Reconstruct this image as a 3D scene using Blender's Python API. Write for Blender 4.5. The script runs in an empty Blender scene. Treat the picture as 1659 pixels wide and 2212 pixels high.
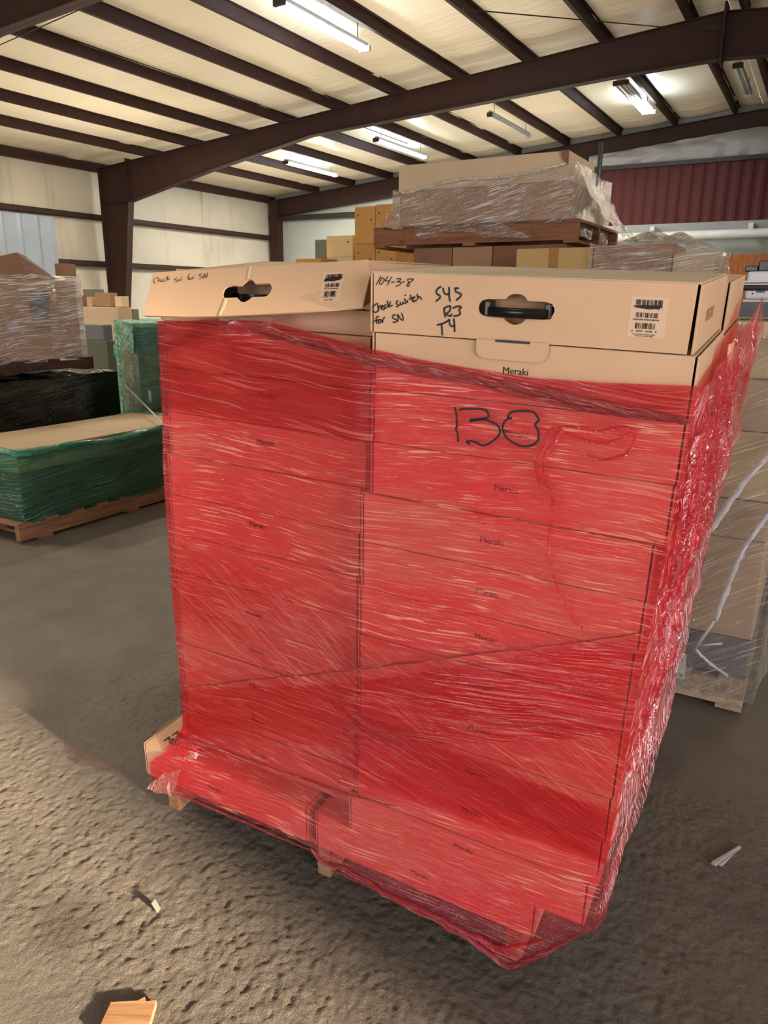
import bpy, bmesh, math, random
from mathutils import Vector, Matrix, noise
from mathutils.geometry import tessellate_polygon
PI = math.pi
rnd = random.Random(7)
C = bpy.context.scene.collection
sc = bpy.context.scene

# ------------------------------------------------------------------ camera (building axes: X across, Y along the purlins, Z up)
H = 1.42
FPX = 1619.1
CAM = Vector((0, 0, H))
RB = Matrix(((0.86719, 0.14069, -0.47769), (0.49793, -0.23189, 0.83564), (0.00679, -0.96251, -0.27114)))  # columns right, down, forward
cd = bpy.data.cameras.new('camera'); cam = bpy.data.objects.new('camera', cd); C.objects.link(cam)
cd.sensor_fit = 'VERTICAL'; cd.sensor_height = 36; cd.lens = 36*FPX/2212; cd.clip_start = .02; cd.clip_end = 200
mw = Matrix.Identity(4)
for r in range(3):
    mw[r][0] = RB[r][0]; mw[r][1] = -RB[r][1]; mw[r][2] = -RB[r][2]; mw[r][3] = CAM[r]
cam.matrix_world = mw
sc.camera = cam

def ray(px, py):
    return RB @ Vector(((px-829.5)/FPX, (py-1106)/FPX, 1))
def at(px, py, **k):            # measured point of the photo on a world plane x=, y= or z=
    r = ray(px, py); (a, v), = k.items(); i = 'xyz'.index(a)
    return CAM + r*((v-CAM[i])/r[i])

# pallet frame (the red pallet stands on the sloping apron)
MP = Matrix(((0.99847, -0.03641, 0.04156), (0.03892, 0.99736, -0.06123), (-0.03922, 0.06275, 0.99726)))
OP = Vector((-0.756, 1.265, 0.051+H))
FP = Matrix.Translation(OP) @ MP.to_4x4()
FPI = FP.inverted()
def pl(px, py, pt, nrm):        # photo pixel on a plane given in pallet coordinates
    o = FPI @ CAM; d = (FPI.to_3x3() @ ray(px, py)); n = Vector(nrm)
    return o + d*((Vector(pt)-o).dot(n)/d.dot(n))
def pf(px, py, y=0.0): return pl(px, py, (0, y, 0), (0, 1, 0))

# ------------------------------------------------------------------ materials
def rgb(r, g, b):
    f = lambda c: (c/12.92 if c <= .04045 else ((c+.055)/1.055)**2.4)
    return (f(r/255), f(g/255), f(b/255), 1)
class N:
    def __init__(s, name):
        s.m = bpy.data.materials.new(name); s.m.use_nodes = True
        s.t = s.m.node_tree; s.t.nodes.clear()
        s.out = s.n('ShaderNodeOutputMaterial')
    def n(s, typ, **k):
        nd = s.t.nodes.new(typ)
        for a, v in k.items():
            if a.startswith('i_'):
                nm = a[2:].replace('_', ' ')
                nd.inputs[nm].default_value = v
            else: setattr(nd, a, v)
        return nd
    def l(s, a, b): s.t.links.new(a, b)
    def math(s, op, a, b=None, c=None, clamp=False):
        nd = s.n('ShaderNodeMath', operation=op, use_clamp=clamp)
        for i, v in enumerate((a, b, c)):
            if v is None: continue
            if isinstance(v, (int, float)): nd.inputs[i].default_value = v
            else: s.l(v, nd.inputs[i])
        return nd.outputs[0]
    def mix(s, f, a, b, blend='MIX'):
        nd = s.n('ShaderNodeMix', data_type='RGBA', blend_type=blend)
        for i, v in ((0, f), (6, a), (7, b)):
            if isinstance(v, (int, float)): nd.inputs[i].default_value = v
            elif isinstance(v, tuple): nd.inputs[i].default_value = v
            else: s.l(v, nd.inputs[i])
        return nd.outputs[2]
    def ramp(s, f, a, b, ca=(0, 0, 0, 1), cb=(1, 1, 1, 1)):
        nd = s.n('ShaderNodeValToRGB'); e = nd.color_ramp.elements
        if a > b: a, b, ca, cb = b, a, cb, ca
        e[0].position = a; e[1].position = b; e[0].color = ca; e[1].color = cb
        s.l(f, nd.inputs[0]); return nd.outputs[0]
    def coord(s, out='Object', scale=(1, 1, 1), rot=(0, 0, 0), loc=(0, 0, 0)):
        tc = s.n('ShaderNodeTexCoord'); mp = s.n('ShaderNodeMapping')
        mp.inputs['Scale'].default_value = scale; mp.inputs['Rotation'].default_value = rot; mp.inputs['Location'].default_value = loc
        s.l(tc.outputs[out], mp.inputs[0]); return mp.outputs[0]
    def noise(s, vec, scale=5, detail=4, rough=.55, dist=0):
        nd = s.n('ShaderNodeTexNoise'); nd.inputs['Scale'].default_value = scale; nd.inputs['Detail'].default_value = detail
        nd.inputs['Roughness'].default_value = rough; nd.inputs['Distortion'].default_value = dist
        s.l(vec, nd.inputs['Vector']); return nd.outputs['Fac']
    def bump(s, h, strength=.3, dist=.01, normal=None):
        nd = s.n('ShaderNodeBump'); nd.inputs['Strength'].default_value = strength; nd.inputs['Distance'].default_value = dist
        s.l(h, nd.inputs['Height'])
        if normal is not None: s.l(normal, nd.inputs['Normal'])
        return nd.outputs[0]
    def bsdf(s, col, rough=.6, metal=0, normal=None, spec=.5):
        nd = s.n('ShaderNodeBsdfPrincipled')
        for nm, v in (('Base Color', col), ('Roughness', rough), ('Metallic', metal)):
            if isinstance(v, (int, float, tuple)): nd.inputs[nm].default_value = v
            else: s.l(v, nd.inputs[nm])
        nd.inputs['Specular IOR Level'].default_value = spec
        if normal is not None: s.l(normal, nd.inputs['Normal'])
        return nd.outputs[0]
    def done(s, sh): s.l(sh, s.out.inputs[0]); return s.m

def plain(name, col, rough=.5, metal=0, spec=.5, var=.12, scale=8):
    m = N(name); v = m.coord(); f = m.noise(v, scale, 3)
    d = tuple(c*(1-var*2) for c in col[:3])+(1,)
    c = m.mix(f, d, col)
    return m.done(m.bsdf(c, rough, metal, spec=spec))

def cardboard(name, col, var=.16, dirt=.12):
    m = N(name); v = m.coord()
    a = m.noise(v, 3.1, 4); fib = m.noise(m.coord(scale=(60, 260, 260)), 1.0, 3)
    sp = m.noise(v, 240, 2)
    oi = m.n('ShaderNodeObjectInfo').outputs['Random']
    dk = tuple(c*(1-var) for c in col[:3])+(1,)
    c = m.mix(m.ramp(a, .3, .75), dk, col)
    c = m.mix(m.math('MULTIPLY', fib, .22), c, tuple(x*.72 for x in col[:3])+(1,))
    c = m.mix(m.ramp(sp, .73, .78), c, tuple(x*.35 for x in col[:3])+(1,))
    c = m.mix(m.math('MULTIPLY', oi, dirt), c, tuple(x*.55 for x in col[:3])+(1,))
    return m.done(m.bsdf(c, .82, spec=.2, normal=m.bump(fib, .12, .002)))

def wood(name, col, axis=0):
    m = N(name); sc_ = [24, 24, 24]; sc_[axis] = 1.6
    g = m.noise(m.coord(scale=tuple(sc_)), 1.5, 5, .6, .6)
    b = m.noise(m.coord(), 7, 3)
    c = m.mix(m.ramp(g, .35, .7), tuple(x*.5 for x in col[:3])+(1,), col)
    c = m.mix(m.ramp(b, .62, .75), c, tuple(x*.45 for x in col[:3])+(1,))
    return m.done(m.bsdf(c, .8, spec=.2, normal=m.bump(g, .3, .003)))

def film(name, tint, body, ang=0.0, pale=(.9, .6, .5), body_f=.08, rough=.2, gloss=1.0, streak=1.0, bump=.6, coords='UV', scale=1.0, palef=1.0, ior=1.38, pale_body=.35, pale_col=None, crumple=.35, dens=0.0, simple=False):
    """stretch film: thin tinted sheet, streaked along its length, with a glossy skin"""
    m = N(name)
    tc = m.n('ShaderNodeTexCoord').outputs[coords]
    wn = m.n('ShaderNodeTexNoise'); wn.inputs['Scale'].default_value = 2.2*scale; wn.inputs['Detail'].default_value = 2; m.l(tc, wn.inputs['Vector'])
    wv = m.n('ShaderNodeVectorMath', operation='SCALE'); m.l(wn.outputs['Color'], wv.inputs[0]); wv.inputs['Scale'].default_value = .07/scale
    ad = m.n('ShaderNodeVectorMath', operation='ADD'); m.l(tc, ad.inputs[0]); m.l(wv.outputs[0], ad.inputs[1])
    mp = m.n('ShaderNodeMapping'); mp.vector_type = 'TEXTURE'; mp.inputs['Rotation'].default_value = (0, 0, ang); m.l(ad.outputs[0], mp.inputs[0])
    def st(sx, sy, loc, det=3, rg=.6, sd=0):
        m2 = m.n('ShaderNodeMapping'); m2.inputs['Scale'].default_value = (sx*scale, sy*scale, sx*scale); m2.inputs['Location'].default_value = (loc, loc*1.7, loc*.3)
        m2.inputs['Rotation'].default_value = (0, 0, sd)
        m.l(mp.outputs[0], m2.inputs[0]); return m.noise(m2.outputs[0], 1.0, det, rg)
    if simple:
        s1 = st(2.2, 60, 3.1, 2); s2 = st(5, 230, 7.7, 1, .5); s3 = s4 = iso = s2; big = pat = s1
    else:
        s1 = st(2.2, 60, 3.1, 3); s2 = st(4.5, 300, 7.7, 2, .5); s3 = st(8.5, 210, 1.3, 2, .5); s4 = st(12, 480, 5.9, 1, .5)
        big = st(1.7, 5, 9.2, 1); pat = st(5, 9, 2.2, 1); iso = st(45, 110, 6.1, 2, .6)
    thick = m.math('ADD', m.math('MULTIPLY', m.ramp(s1, .36, .66), .55), m.math('MULTIPLY', m.ramp(big, .38, .62), .45))
    t_dark = tuple(c**1.6 for c in tint[:3])+(1,)
    t_lite = tuple(c**.6 for c in tint[:3])+(1,)
    c = m.mix(m.math('MULTIPLY', thick, streak, clamp=True), t_lite, t_dark)
    p1 = m.math('MULTIPLY', m.ramp(s3, .60-dens, .62-dens), m.ramp(pat, .46-dens, .56-dens))
    p2 = m.math('MULTIPLY', m.ramp(s2, .61-dens, .64-dens), m.ramp(big, .58, .42))
    p3 = m.math('MULTIPLY', m.ramp(s4, .645-dens, .67-dens), .8)
    pmask = m.math('MULTIPLY', m.math('MAXIMUM', p1, m.math('MAXIMUM', m.math('MULTIPLY', p2, .7), p3)), palef, clamp=True)
    c = m.mix(m.math('MULTIPLY', pmask, .85), c, tuple(pale)+(1,))
    hgt = m.math('ADD', m.math('MULTIPLY', s1, 1.2), m.math('ADD', m.math('MULTIPLY', s2, .7), m.math('ADD', m.math('MULTIPLY', s4, .35), m.math('MULTIPLY', iso, crumple))))
    nb = m.bump(hgt, bump, .007/scale)
    tr = m.n('ShaderNodeBsdfTransparent'); m.l(c, tr.inputs[0])
    bc = m.mix(pmask, body, tuple(pale_col or pale)+(1,))  # pale diffuse streaks; on the clear films they paint white glints
    df = m.n('ShaderNodeBsdfDiffuse'); m.l(bc, df.inputs[0])
    tl = m.n('ShaderNodeBsdfTranslucent'); m.l(bc, tl.inputs[0])
    dd = m.n('ShaderNodeMixShader'); dd.inputs[0].default_value = .35; m.l(df.outputs[0], dd.inputs[1]); m.l(tl.outputs[0], dd.inputs[2])
    ms = m.n('ShaderNodeMixShader'); m.l(m.math('ADD', m.math('MULTIPLY', pmask, pale_body), m.math('ADD', m.math('MULTIPLY', thick, body_f), body_f*.4)), ms.inputs[0]); m.l(tr.outputs[0], ms.inputs[1]); m.l(dd.outputs[0], ms.inputs[2])
    gl = m.n('ShaderNodeBsdfGlossy'); gl.inputs['Roughness'].default_value = rough; m.l(nb, gl.inputs['Normal']); gl.inputs[0].default_value = (1, 1, 1, 1)
    fr = m.n('ShaderNodeFresnel'); fr.inputs['IOR'].default_value = ior
    m3 = m.n('ShaderNodeMixShader'); m.l(m.math('MINIMUM', m.math('MULTIPLY', fr.outputs[0], gloss), .3), m3.inputs[0]); m.l(ms.outputs[0], m3.inputs[1]); m.l(gl.outputs[0], m3.inputs[2])
    return m.done(m3.outputs[0])

def mat_floor():
    m = N('worn_concrete'); v = m.coord()
    sep = m.n('ShaderNodeSeparateXYZ'); m.l(v, sep.inputs[0])
    # rough apron: weathered part of the floor below the ramp line
    d = m.math('SUBTRACT', m.math('MULTIPLY', sep.outputs[1], .0614), m.math('MULTIPLY', sep.outputs[0], .0417))
    wob = m.math('MULTIPLY', m.noise(v, 1.2, 3), .06)
    apron = m.math('SUBTRACT', 1.0, m.ramp(m.math('ADD', d, wob), .14, .25), clamp=True)
    g1 = m.noise(v, 62, 6, .7); g2 = m.noise(v, 210, 3, .65); big = m.noise(v, 1.1, 5, .6); med = m.noise(v, 5, 5, .6)
    c = m.mix(m.ramp(big, .3, .7), (.125, .106, .088, 1), (.165, .142, .118, 1))
    c = m.mix(m.math('MULTIPLY', m.ramp(med, .42, .75), .55), c, (.085, .072, .06, 1))
    c = m.mix(m.math('MULTIPLY', m.ramp(g1, .42, .3), m.math('MULTIPLY', apron, .55)), c, (.075, .066, .06, 1))
    c = m.mix(m.math('MULTIPLY', m.ramp(g2, .62, .72), m.math('MULTIPLY', apron, .5)), c, (.26, .235, .2, 1))
    # oil stain on the apron
    ds = m.n('ShaderNodeVectorMath', operation='DISTANCE'); m.l(v, ds.inputs[0]); ds.inputs[1].default_value = (-1.46, .94, -.1)
    c = m.mix(m.math('MULTIPLY', m.ramp(m.math('ADD', ds.outputs['Value'], m.math('MULTIPLY', med, .1)), .16, .08), .6), c, (.05, .035, .025, 1))
    h = m.math('ADD', m.math('MULTIPLY', g1, m.math('ADD', m.math('MULTIPLY', apron, 1.0), .06)), m.math('MULTIPLY', g2, m.math('ADD', m.math('MULTIPLY', apron, .35), .05)))
    nb = m.bump(h, 1.0, .020)
    return m.done(m.bsdf(c, m.math('ADD', m.math('MULTIPLY', med, .25), .6), spec=.3, normal=nb))

def mat_vinyl(name, col, stretch, stain=0, bumpk=.35):
    m = N(name); v = m.coord()
    w = m.noise(m.coord(scale=stretch), 1.0, 4, .6); b = m.noise(v, .35, 3); f = m.noise(v, 6, 4)
    c = m.mix(m.ramp(b, .3, .7), tuple(x*.86 for x in col[:3])+(1,), col)
    if stain:
        s1 = m.noise(m.coord(scale=(1.1, 1.1, .12)), 1.0, 5, .7)
        s2 = m.noise(m.coord(scale=(5, 5, .35)), 1.0, 4, .7)
        k = m.math('MULTIPLY', m.ramp(s1, .52, .72), m.ramp(s2, .4, .68))
        c = m.mix(m.math('MULTIPLY', k, stain), c, (.22, .13, .06, 1))
        gr = m.math('MULTIPLY', m.ramp(m.noise(v, .55, 4), .5, .75), stain*.45)
        c = m.mix(gr, c, (.22, .24, .2, 1))
    return m.done(m.bsdf(c, .42, spec=.45, normal=m.bump(m.math('ADD', w, m.math('MULTIPLY', f, .12)), bumpk, .05)))

def emit(name, col, s):
    m = N(name); e = m.n('ShaderNodeEmission'); e.inputs[0].default_value = col; e.inputs[1].default_value = s
    return m.done(e.outputs[0])

M = {}
M['floor'] = mat_floor()
M['roof'] = mat_vinyl('roof_insulation_vinyl', (.88, .78, .60, 1), (.8, 7, 7), 0, .5)
M['wall'] = mat_vinyl('wall_insulation_vinyl', (.60, .55, .44, 1), (2, 2, .5), .8, .3)
M['backwall'] = mat_vinyl('back_wall_vinyl', (.42, .46, .42, 1), (2, 2, .5), .8, .3)
M['silver'] = mat_vinyl('silver_insulation', (.34, .33, .32, 1), (3, 3, 3), 0, .8)
M['plainwall'] = plain('grey_block_wall', (.3, .3, .29, 1), .8)
M['steel'] = plain('red_oxide_steel', (.048, .021, .017, 1), .6, 0, .25, .2, 3)
M['darksteel'] = plain('dark_steel', (.025, .018, .016, 1), .6)
M['redsheet'] = plain('red_corrugated_sheet', (.075, .014, .013, 1), .6, 0, .2, .1, 2)
M['blue'] = plain('blue_grey_sheet', (.3, .34, .40, 1), .4, .2, .5, .12, 1.5)
M['white'] = plain('white_paint', (.62, .62, .58, 1), .5, 0, .4, .15, 4)
M['orangewood'] = wood('orange_plywood', (.42, .15, .05, 1), 2)
M['card'] = cardboard('kraft_cardboard', (.555, .365, .228, 1))
M['cardtop'] = cardboard('kraft_cardboard_greyer', (.46, .37, .25, 1))  # greyer, slightly darker board tone for the lid top
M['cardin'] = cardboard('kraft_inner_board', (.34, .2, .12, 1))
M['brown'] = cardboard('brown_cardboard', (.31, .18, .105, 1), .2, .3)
M['lightbrown'] = cardboard('light_brown_cardboard', (.46, .29, .19, 1), .25, .35)
M['brown2'] = cardboard('dark_brown_cardboard', (.2, .1, .06, 1), .25, .3)
M['orange'] = cardboard('orange_cardboard', (.5, .27, .085, 1), .2, .2)
M['tan'] = cardboard('yellow_tan_cardboard', (.42, .29, .12, 1), .15, .15)
M['cream'] = cardboard('cream_cardboard', (.6, .48, .28, 1), .2, .2)
M['beige'] = cardboard('beige_cardboard', (.48, .36, .24, 1), .15, .2)
M['greybox'] = cardboard('grey_board', (.16, .165, .18, 1), .25, .2)
M['darkboard'] = cardboard('dark_grey_green_board', (.13, .135, .11, 1), .25, .2)
M['wood'] = wood('pallet_wood', (.42, .24, .12, 1), 1)
M['woodx'] = wood('pallet_wood_across', (.40, .22, .11, 1), 0)
M['redwood'] = wood('reddish_pallet_wood', (.33, .17, .09, 1), 1)
M['blackwood'] = wood('blackened_wood', (.07, .035, .022, 1), 0)
M['darkwood'] = wood('dark_pallet_wood', (.22, .095, .05, 1), 0)
M['oldwood'] = wood('weathered_wood', (.46, .36, .25, 1), 1)
M['bplastic'] = plain('black_plastic', (.006, .007, .008, 1), .22, 0, .5, .05)
M['ink'] = plain('black_marker', (.012, .009, .009, 1), .5, 0, .3, .1)
M['print'] = plain('black_print', (.02, .014, .012, 1), .7, 0, .2, .1)
M['purple'] = plain('purple_marker', (.012, .006, .014, 1), .5, 0, .3, .3, 60)
M['sticker'] = plain('clear_sticker', (.565, .395, .265, 1), .5, 0, .4, .05)
M['paper'] = plain('white_paper', (.6, .6, .6, 1), .6)
M['pink'] = plain('pink_paper', (.5, .33, .42, 1), .6)
M['cyan'] = plain('teal_plastic', (.02, .16, .15, 1), .5)
M['cloth'] = plain('grey_cloth', (.11, .11, .115, 1), .9, 0, .1, .25, 12)
M['devwhite'] = plain('white_device_plastic', (.6, .62, .66, 1), .35, 0, .5, .05)
M['screen'] = plain('blue_screen', (.06, .1, .24, 1), .2, 0, .5, .3, 20)
M['tape'] = plain('packing_tape', (.27, .13, .025, 1), .55, 0, .3, .1)
M['rope'] = plain('white_strap', (.5, .47, .42, 1), .6)
M['lamp'] = emit('fluorescent_tube_lit', (.72, .88, 1, 1), 75)
M['lampoff'] = plain('unlit_tube', (.62, .6, .55, 1), .3)
M['fix'] = plain('fixture_white', (.5, .5, .48, 1), .45)
RT, RBODY = (1, .37, .46, 1), (1, .11, .145, 1)
RPALE, RPC = (1, .80, .72), (1, .47, .38)
def rfilm(n, t, ang, bf=.02, **k): return film(n, t, RBODY, ang, RPALE, bf, pale_col=RPC, **k)
M['red'] = rfilm('red_film', RT, .03, .15, gloss=.9, bump=1.0, crumple=.5, rough=.10, dens=-.006)
M['redup'] = rfilm('red_film_upper', (.84, .50, .55, 1), -.06, .05, palef=.6, gloss=1.0, crumple=.5, rough=.12, simple=True)
M['reddiag'] = rfilm('red_film_diagonal', (.98, .82, .83, 1), -.47, .01, palef=.7, gloss=.5, simple=True)
M['redlow'] = rfilm('red_film_rising', (.93, .56, .60, 1), .16, .03, palef=.6, gloss=.7, rough=.1, simple=True)
M['redstripe'] = rfilm('red_film_double', (.90, .42, .50, 1), -.28, .05, palef=.3, gloss=.7, crumple=.5, simple=True)
M['redside'] = rfilm('red_film_side', (.95, .38, .42, 1), 1.15, .15, gloss=.7, bump=1.0, crumple=.5, rough=.10)
M['redcrumple'] = film('red_film_crumpled', (.93, .40, .46, 1), (.78, .07, .12, 1), .9, (1, .72, .70), .14, .10, 1.4, 1.0, .8, 'UV', 1.0, .4, pale_col=(.92, .4, .42), crumple=1.0)
M['redtorn'] = film('red_film_torn', (.97, .55, .55, 1), (.85, .25, .25, 1), .9, (1, .8, .78), .18, .14, 2.0, 1.0, .9, 'Object', 1.0, pale_col=(.95, .6, .58), crumple=1.2)
M['redrope'] = film('red_film_rolled', (.62, .12, .16, 1), (.42, .03, .045, 1), 0, (.9, .5, .5), .5, .2, 1.6, .9, .8, 'UV', 1.6, .6)
M['redback'] = rfilm('red_film_back', RT, .03, .09, gloss=.6, simple=True)
M['clear'] = film('clear_film', (.93, .92, .91, 1), (.62, .6, .6, 1), .2, (.97, .97, .97), .07, .14, 3.0, .8, 1.0, 'UV', .7, pale_body=.5, pale_col=(.85, .84, .86), crumple=1.0, dens=.022)
M['clearleft'] = film('clear_film_left', (.92, .91, .91, 1), (.66, .63, .63, 1), .12, (.97, .97, .97), .12, .14, 2.6, .8, 1.0, 'UV', .55, pale_body=.62, pale_col=(.92, .90, .93), crumple=1.2, dens=.04)  # dense pale streaks put the film's white glints into its colour
M['clearright'] = film('clear_film_right', (.90, .89, .88, 1), (.62, .6, .58, 1), .55, (.97, .97, .97), .16, .14, 2.0, .8, 1.0, 'UV', .5, pale_body=.4, pale_col=(.85, .84, .86), crumple=1.0, dens=-.015)
M['clearroll'] = film('clear_film_rolled', (.85, .85, .87, 1), (.72, .73, .78, 1), .0, (.97, .97, .97), .6, .14, 2.5, .8, 1.0, 'UV', 1.0, pale_body=.6, pale_col=(.95, .95, 1), crumple=1.0)
M['clearside'] = film('clear_film_side', (.92, .92, .92, 1), (.66, .66, .68, 1), .95, (.97, .97, .97), .10, .14, 3.0, .8, 1.0, 'UV', .7, pale_body=.5, pale_col=(.88, .87, .9), crumple=1.0, dens=.015)
M['clearcr'] = film('clear_film_crumpled', (.90, .90, .90, 1), (.66, .66, .68, 1), .7, (.95, .95, .95), .12, .12, 3.0, .8, 1.0, 'Object', .6, pale_body=.5, pale_col=(.9, .9, .92), crumple=1.2)
M['green'] = film('green_film', (.30, .62, .50, 1), (.01, .25, .17, 1), .12, (.7, .95, .86), .13, .16, 2.4, .9, .9, 'UV', .5, pale_body=.25, pale_col=(.2, .62, .48), crumple=.8, dens=.015)
M['greenrope'] = film('green_film_rolled', (.1, .4, .3, 1), (.01, .32, .22, 1), 0, (.5, .9, .8), .7, .16, 2.4, .8, .9, 'UV', .7, pale_body=.4, pale_col=(.3, .75, .6), crumple=1.0)
M['black'] = film('black_film', (.16, .16, .15, 1), (.007, .007, .007, 1), .15, (.2, .2, .2), .7, .16, 2.0, 1, .9, 'UV', .5, .3, pale_body=.1, pale_col=(.08, .085, .08), crumple=1.0)

# ------------------------------------------------------------------ mesh helpers
def obj(name, bm, mat, parent=None, smooth=False):
    me = bpy.data.meshes.new(name)
    if isinstance(bm, bmesh.types.BMesh):
        bm.normal_update(); bm.to_mesh(me); bm.free()
    else: me = bm; me.name = name
    if smooth:
        for p in me.polygons: p.use_smooth = True
    if mat is not None:
        me.materials.clear(); me.materials.append(mat)
    o = bpy.data.objects.new(name, me); C.objects.link(o)
    if parent is not None: o.parent = parent
    return o
def tag(o, label, cat, group=None, kind=None):
    o['label'] = label; o['category'] = cat
    if group: o['group'] = group
    if kind: o['kind'] = kind
    return o
def struct(name, bm, mat, smooth=False, label=None):
    o = obj(name, bm, mat, None, smooth); o['kind'] = 'structure'
    if label: o['label'] = label
    return o
def thing(name, label, cat, mat4=None, group=None):
    o = bpy.data.objects.new(name, None); C.objects.link(o); o.empty_display_size = .1
    if mat4 is not None: o.matrix_world = mat4
    return tag(o, label, cat, group)
def T(x, y, z, rz=0): return Matrix.Translation((x, y, z)) @ Matrix.Rotation(rz, 4, 'Z')
def BM(): return bmesh.new()
def box(bm, x0, x1, y0, y1, z0, z1, bev=0, mat4=None):
    vs = [bm.verts.new((x, y, z)) for x in (x0, x1) for y in (y0, y1) for z in (z0, z1)]
    fs = []
    for q in ((0, 1, 3, 2), (4, 6, 7, 5), (0, 4, 5, 1), (2, 3, 7, 6), (0, 2, 6, 4), (1, 5, 7, 3)):
        fs.append(bm.faces.new([vs[i] for i in q]))
    if bev:
        es = set(e for f in fs for e in f.edges)
        r = bmesh.ops.bevel(bm, geom=list(es), offset=bev, segments=2, profile=.5, affect='EDGES')
        vs = list({v for f in r['faces'] for v in f.verts} | {v for v in vs if v.is_valid})
    if mat4 is not None:
        for v in vs:
            if v.is_valid: v.co = mat4 @ v.co
    return bm
def slab(bm, pts, off):                      # polygon (list of Vector) thickened by vector off
    n = len(pts); a = [bm.verts.new(p) for p in pts]; b = [bm.verts.new(Vector(p)+off) for p in pts]
    bm.faces.new(a); bm.faces.new(b[::-1])
    for i in range(n): bm.faces.new((a[i], b[i], b[(i+1) % n], a[(i+1) % n]))
    bmesh.ops.recalc_face_normals(bm, faces=bm.faces[:])
def tube(bm, pts, r, seg=8, cap=True, radf=None, twist=0):
    pts = [Vector(p) for p in pts]; rings = []
    uv = bm.loops.layers.uv.verify(); acc = 0; us = []
    prev = Vector((0.31, .53, .79))
    for i, p in enumerate(pts):
        t = (pts[min(i+1, len(pts)-1)]-pts[max(i-1, 0)]).normalized()
        a = t.cross(prev)
        if a.length < 1e-4: a = t.cross(Vector((1, 0, 0)))
        a.normalize(); b = t.cross(a)
        if i: acc += (p-pts[i-1]).length
        us.append(acc)
        ring = []
        for k in range(seg):
            th = 2*PI*k/seg+twist*i
            rr = r*(radf(i/(len(pts)-1), k/seg) if radf else 1)
            ring.append(bm.verts.new(p+(a*math.cos(th)+b*math.sin(th))*rr))
        rings.append(ring)
    for i in range(len(rings)-1):
        for k in range(seg):
            f = bm.faces.new((rings[i][k], rings[i][(k+1) % seg], rings[i+1][(k+1) % seg], rings[i+1][k]))
            for lp, (u, w) in zip(f.loops, ((us[i], k), (us[i], k+1), (us[i+1], k+1), (us[i+1], k))): lp[uv].uv = (u, w/seg*2*PI*r)
    if cap:
        bm.faces.new(rings[0][::-1]); bm.faces.new(rings[-1])
    return bm
def smoothpts(pts, n=6):
    pts = [Vector(p) for p in pts]
    if len(pts) < 3: return pts
    out = []
    for i in range(len(pts)-1):
        p0 = pts[max(i-1, 0)]; p1 = pts[i]; p2 = pts[i+1]; p3 = pts[min(i+2, len(pts)-1)]
        for k in range(n):
            t = k/n
            out.append(.5*((2*p1)+(p2-p0)*t+(2*p0-5*p1+4*p2-p3)*t*t+(3*p1-p0-3*p2+p3)*t**3))
    out.append(pts[-1]); return out
def plate(outer, holes, origin, ex, ey, thick):   # flat board with holes: 2-D outlines, placed by origin + ex*u + ey*v, thickness along ex x ey (away from viewer is negative)
    cu = bpy.data.curves.new('tmp', 'CURVE'); cu.dimensions = '2D'; cu.fill_mode = 'BOTH'; cu.extrude = thick/2
    for pts in [outer]+holes:
        s = cu.splines.new('POLY'); s.points.add(len(pts)-1); s.use_cyclic_u = True
        for p, q in zip(s.points, pts): p.co = (q[0], q[1], 0, 1)
    o = bpy.data.objects.new('tmp', cu); C.objects.link(o)
    dg = bpy.context.evaluated_depsgraph_get(); dg.update()
    me = bpy.data.meshes.new_from_object(o.evaluated_get(dg))
    bpy.data.objects.remove(o); bpy.data.curves.remove(cu)
    ez = ex.cross(ey)
    m4 = Matrix(((ex.x, ey.x, ez.x, origin.x), (ex.y, ey.y, ez.y, origin.y), (ex.z, ey.z, ez.z, origin.z), (0, 0, 0, 1)))
    me.transform(m4)
    return me
_tc = {}
def textmesh(s, size):                         # letters as flat mesh in the XY plane, centred
    if (s, size) in _tc: return _tc[(s, size)].copy()
    cu = bpy.data.curves.new('tmp', 'FONT'); cu.body = s; cu.size = size; cu.align_x = 'CENTER'; cu.align_y = 'CENTER'; cu.extrude = .0002; cu.resolution_u = 3
    o = bpy.data.objects.new('tmp', cu); C.objects.link(o)
    dg = bpy.context.evaluated_depsgraph_get(); dg.update()
    me = bpy.data.meshes.new_from_object(o.evaluated_get(dg))
    bpy.data.objects.remove(o); bpy.data.curves.remove(cu)
    _tc[(s, size)] = me
    return me.copy()
FRONT = Matrix(((1, 0, 0, 0), (0, 0, -1, 0), (0, 1, 0, 0), (0, 0, 0, 1)))       # text plane -> faces -Y
RIGHT = Matrix(((0, 0, 1, 0), (1, 0, 0, 0), (0, 1, 0, 0), (0, 0, 0, 1)))        # text plane -> faces +X
def text(s, size, pos, parent, mat='print', face=FRONT, name='printed_text', sx=1.0):
    me = textmesh(s, size); me.transform(Matrix.Translation(pos) @ face @ Matrix.Diagonal((sx, 1, 1, 1)))
    return obj(name, me, M[mat], parent)
def ribbon(bm, pts, w, nrm, off=0.0008):
    pts = smoothpts(pts, 5); n = Vector(nrm)
    L = []; R = []
    for i, p in enumerate(pts):
        t = (pts[min(i+1, len(pts)-1)]-pts[max(i-1, 0)])
        t = t.normalized() if t.length > 1e-9 else Vector((1, 0, 0))
        s = n.cross(t).normalized()*w/2
        L.append(bm.verts.new(p+s+n*off)); R.append(bm.verts.new(p-s+n*off))
    for i in range(len(pts)-1): bm.faces.new((L[i], R[i], R[i+1], L[i+1]))
    for e in (0, -1):                            # round ends
        p = pts[e]; vs = [bm.verts.new(p+n*off+(Matrix.Rotation(2*PI*k/8, 3, n) @ n.orthogonal().normalized())*w/2) for k in range(8)]
        bm.faces.new(vs)
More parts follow.
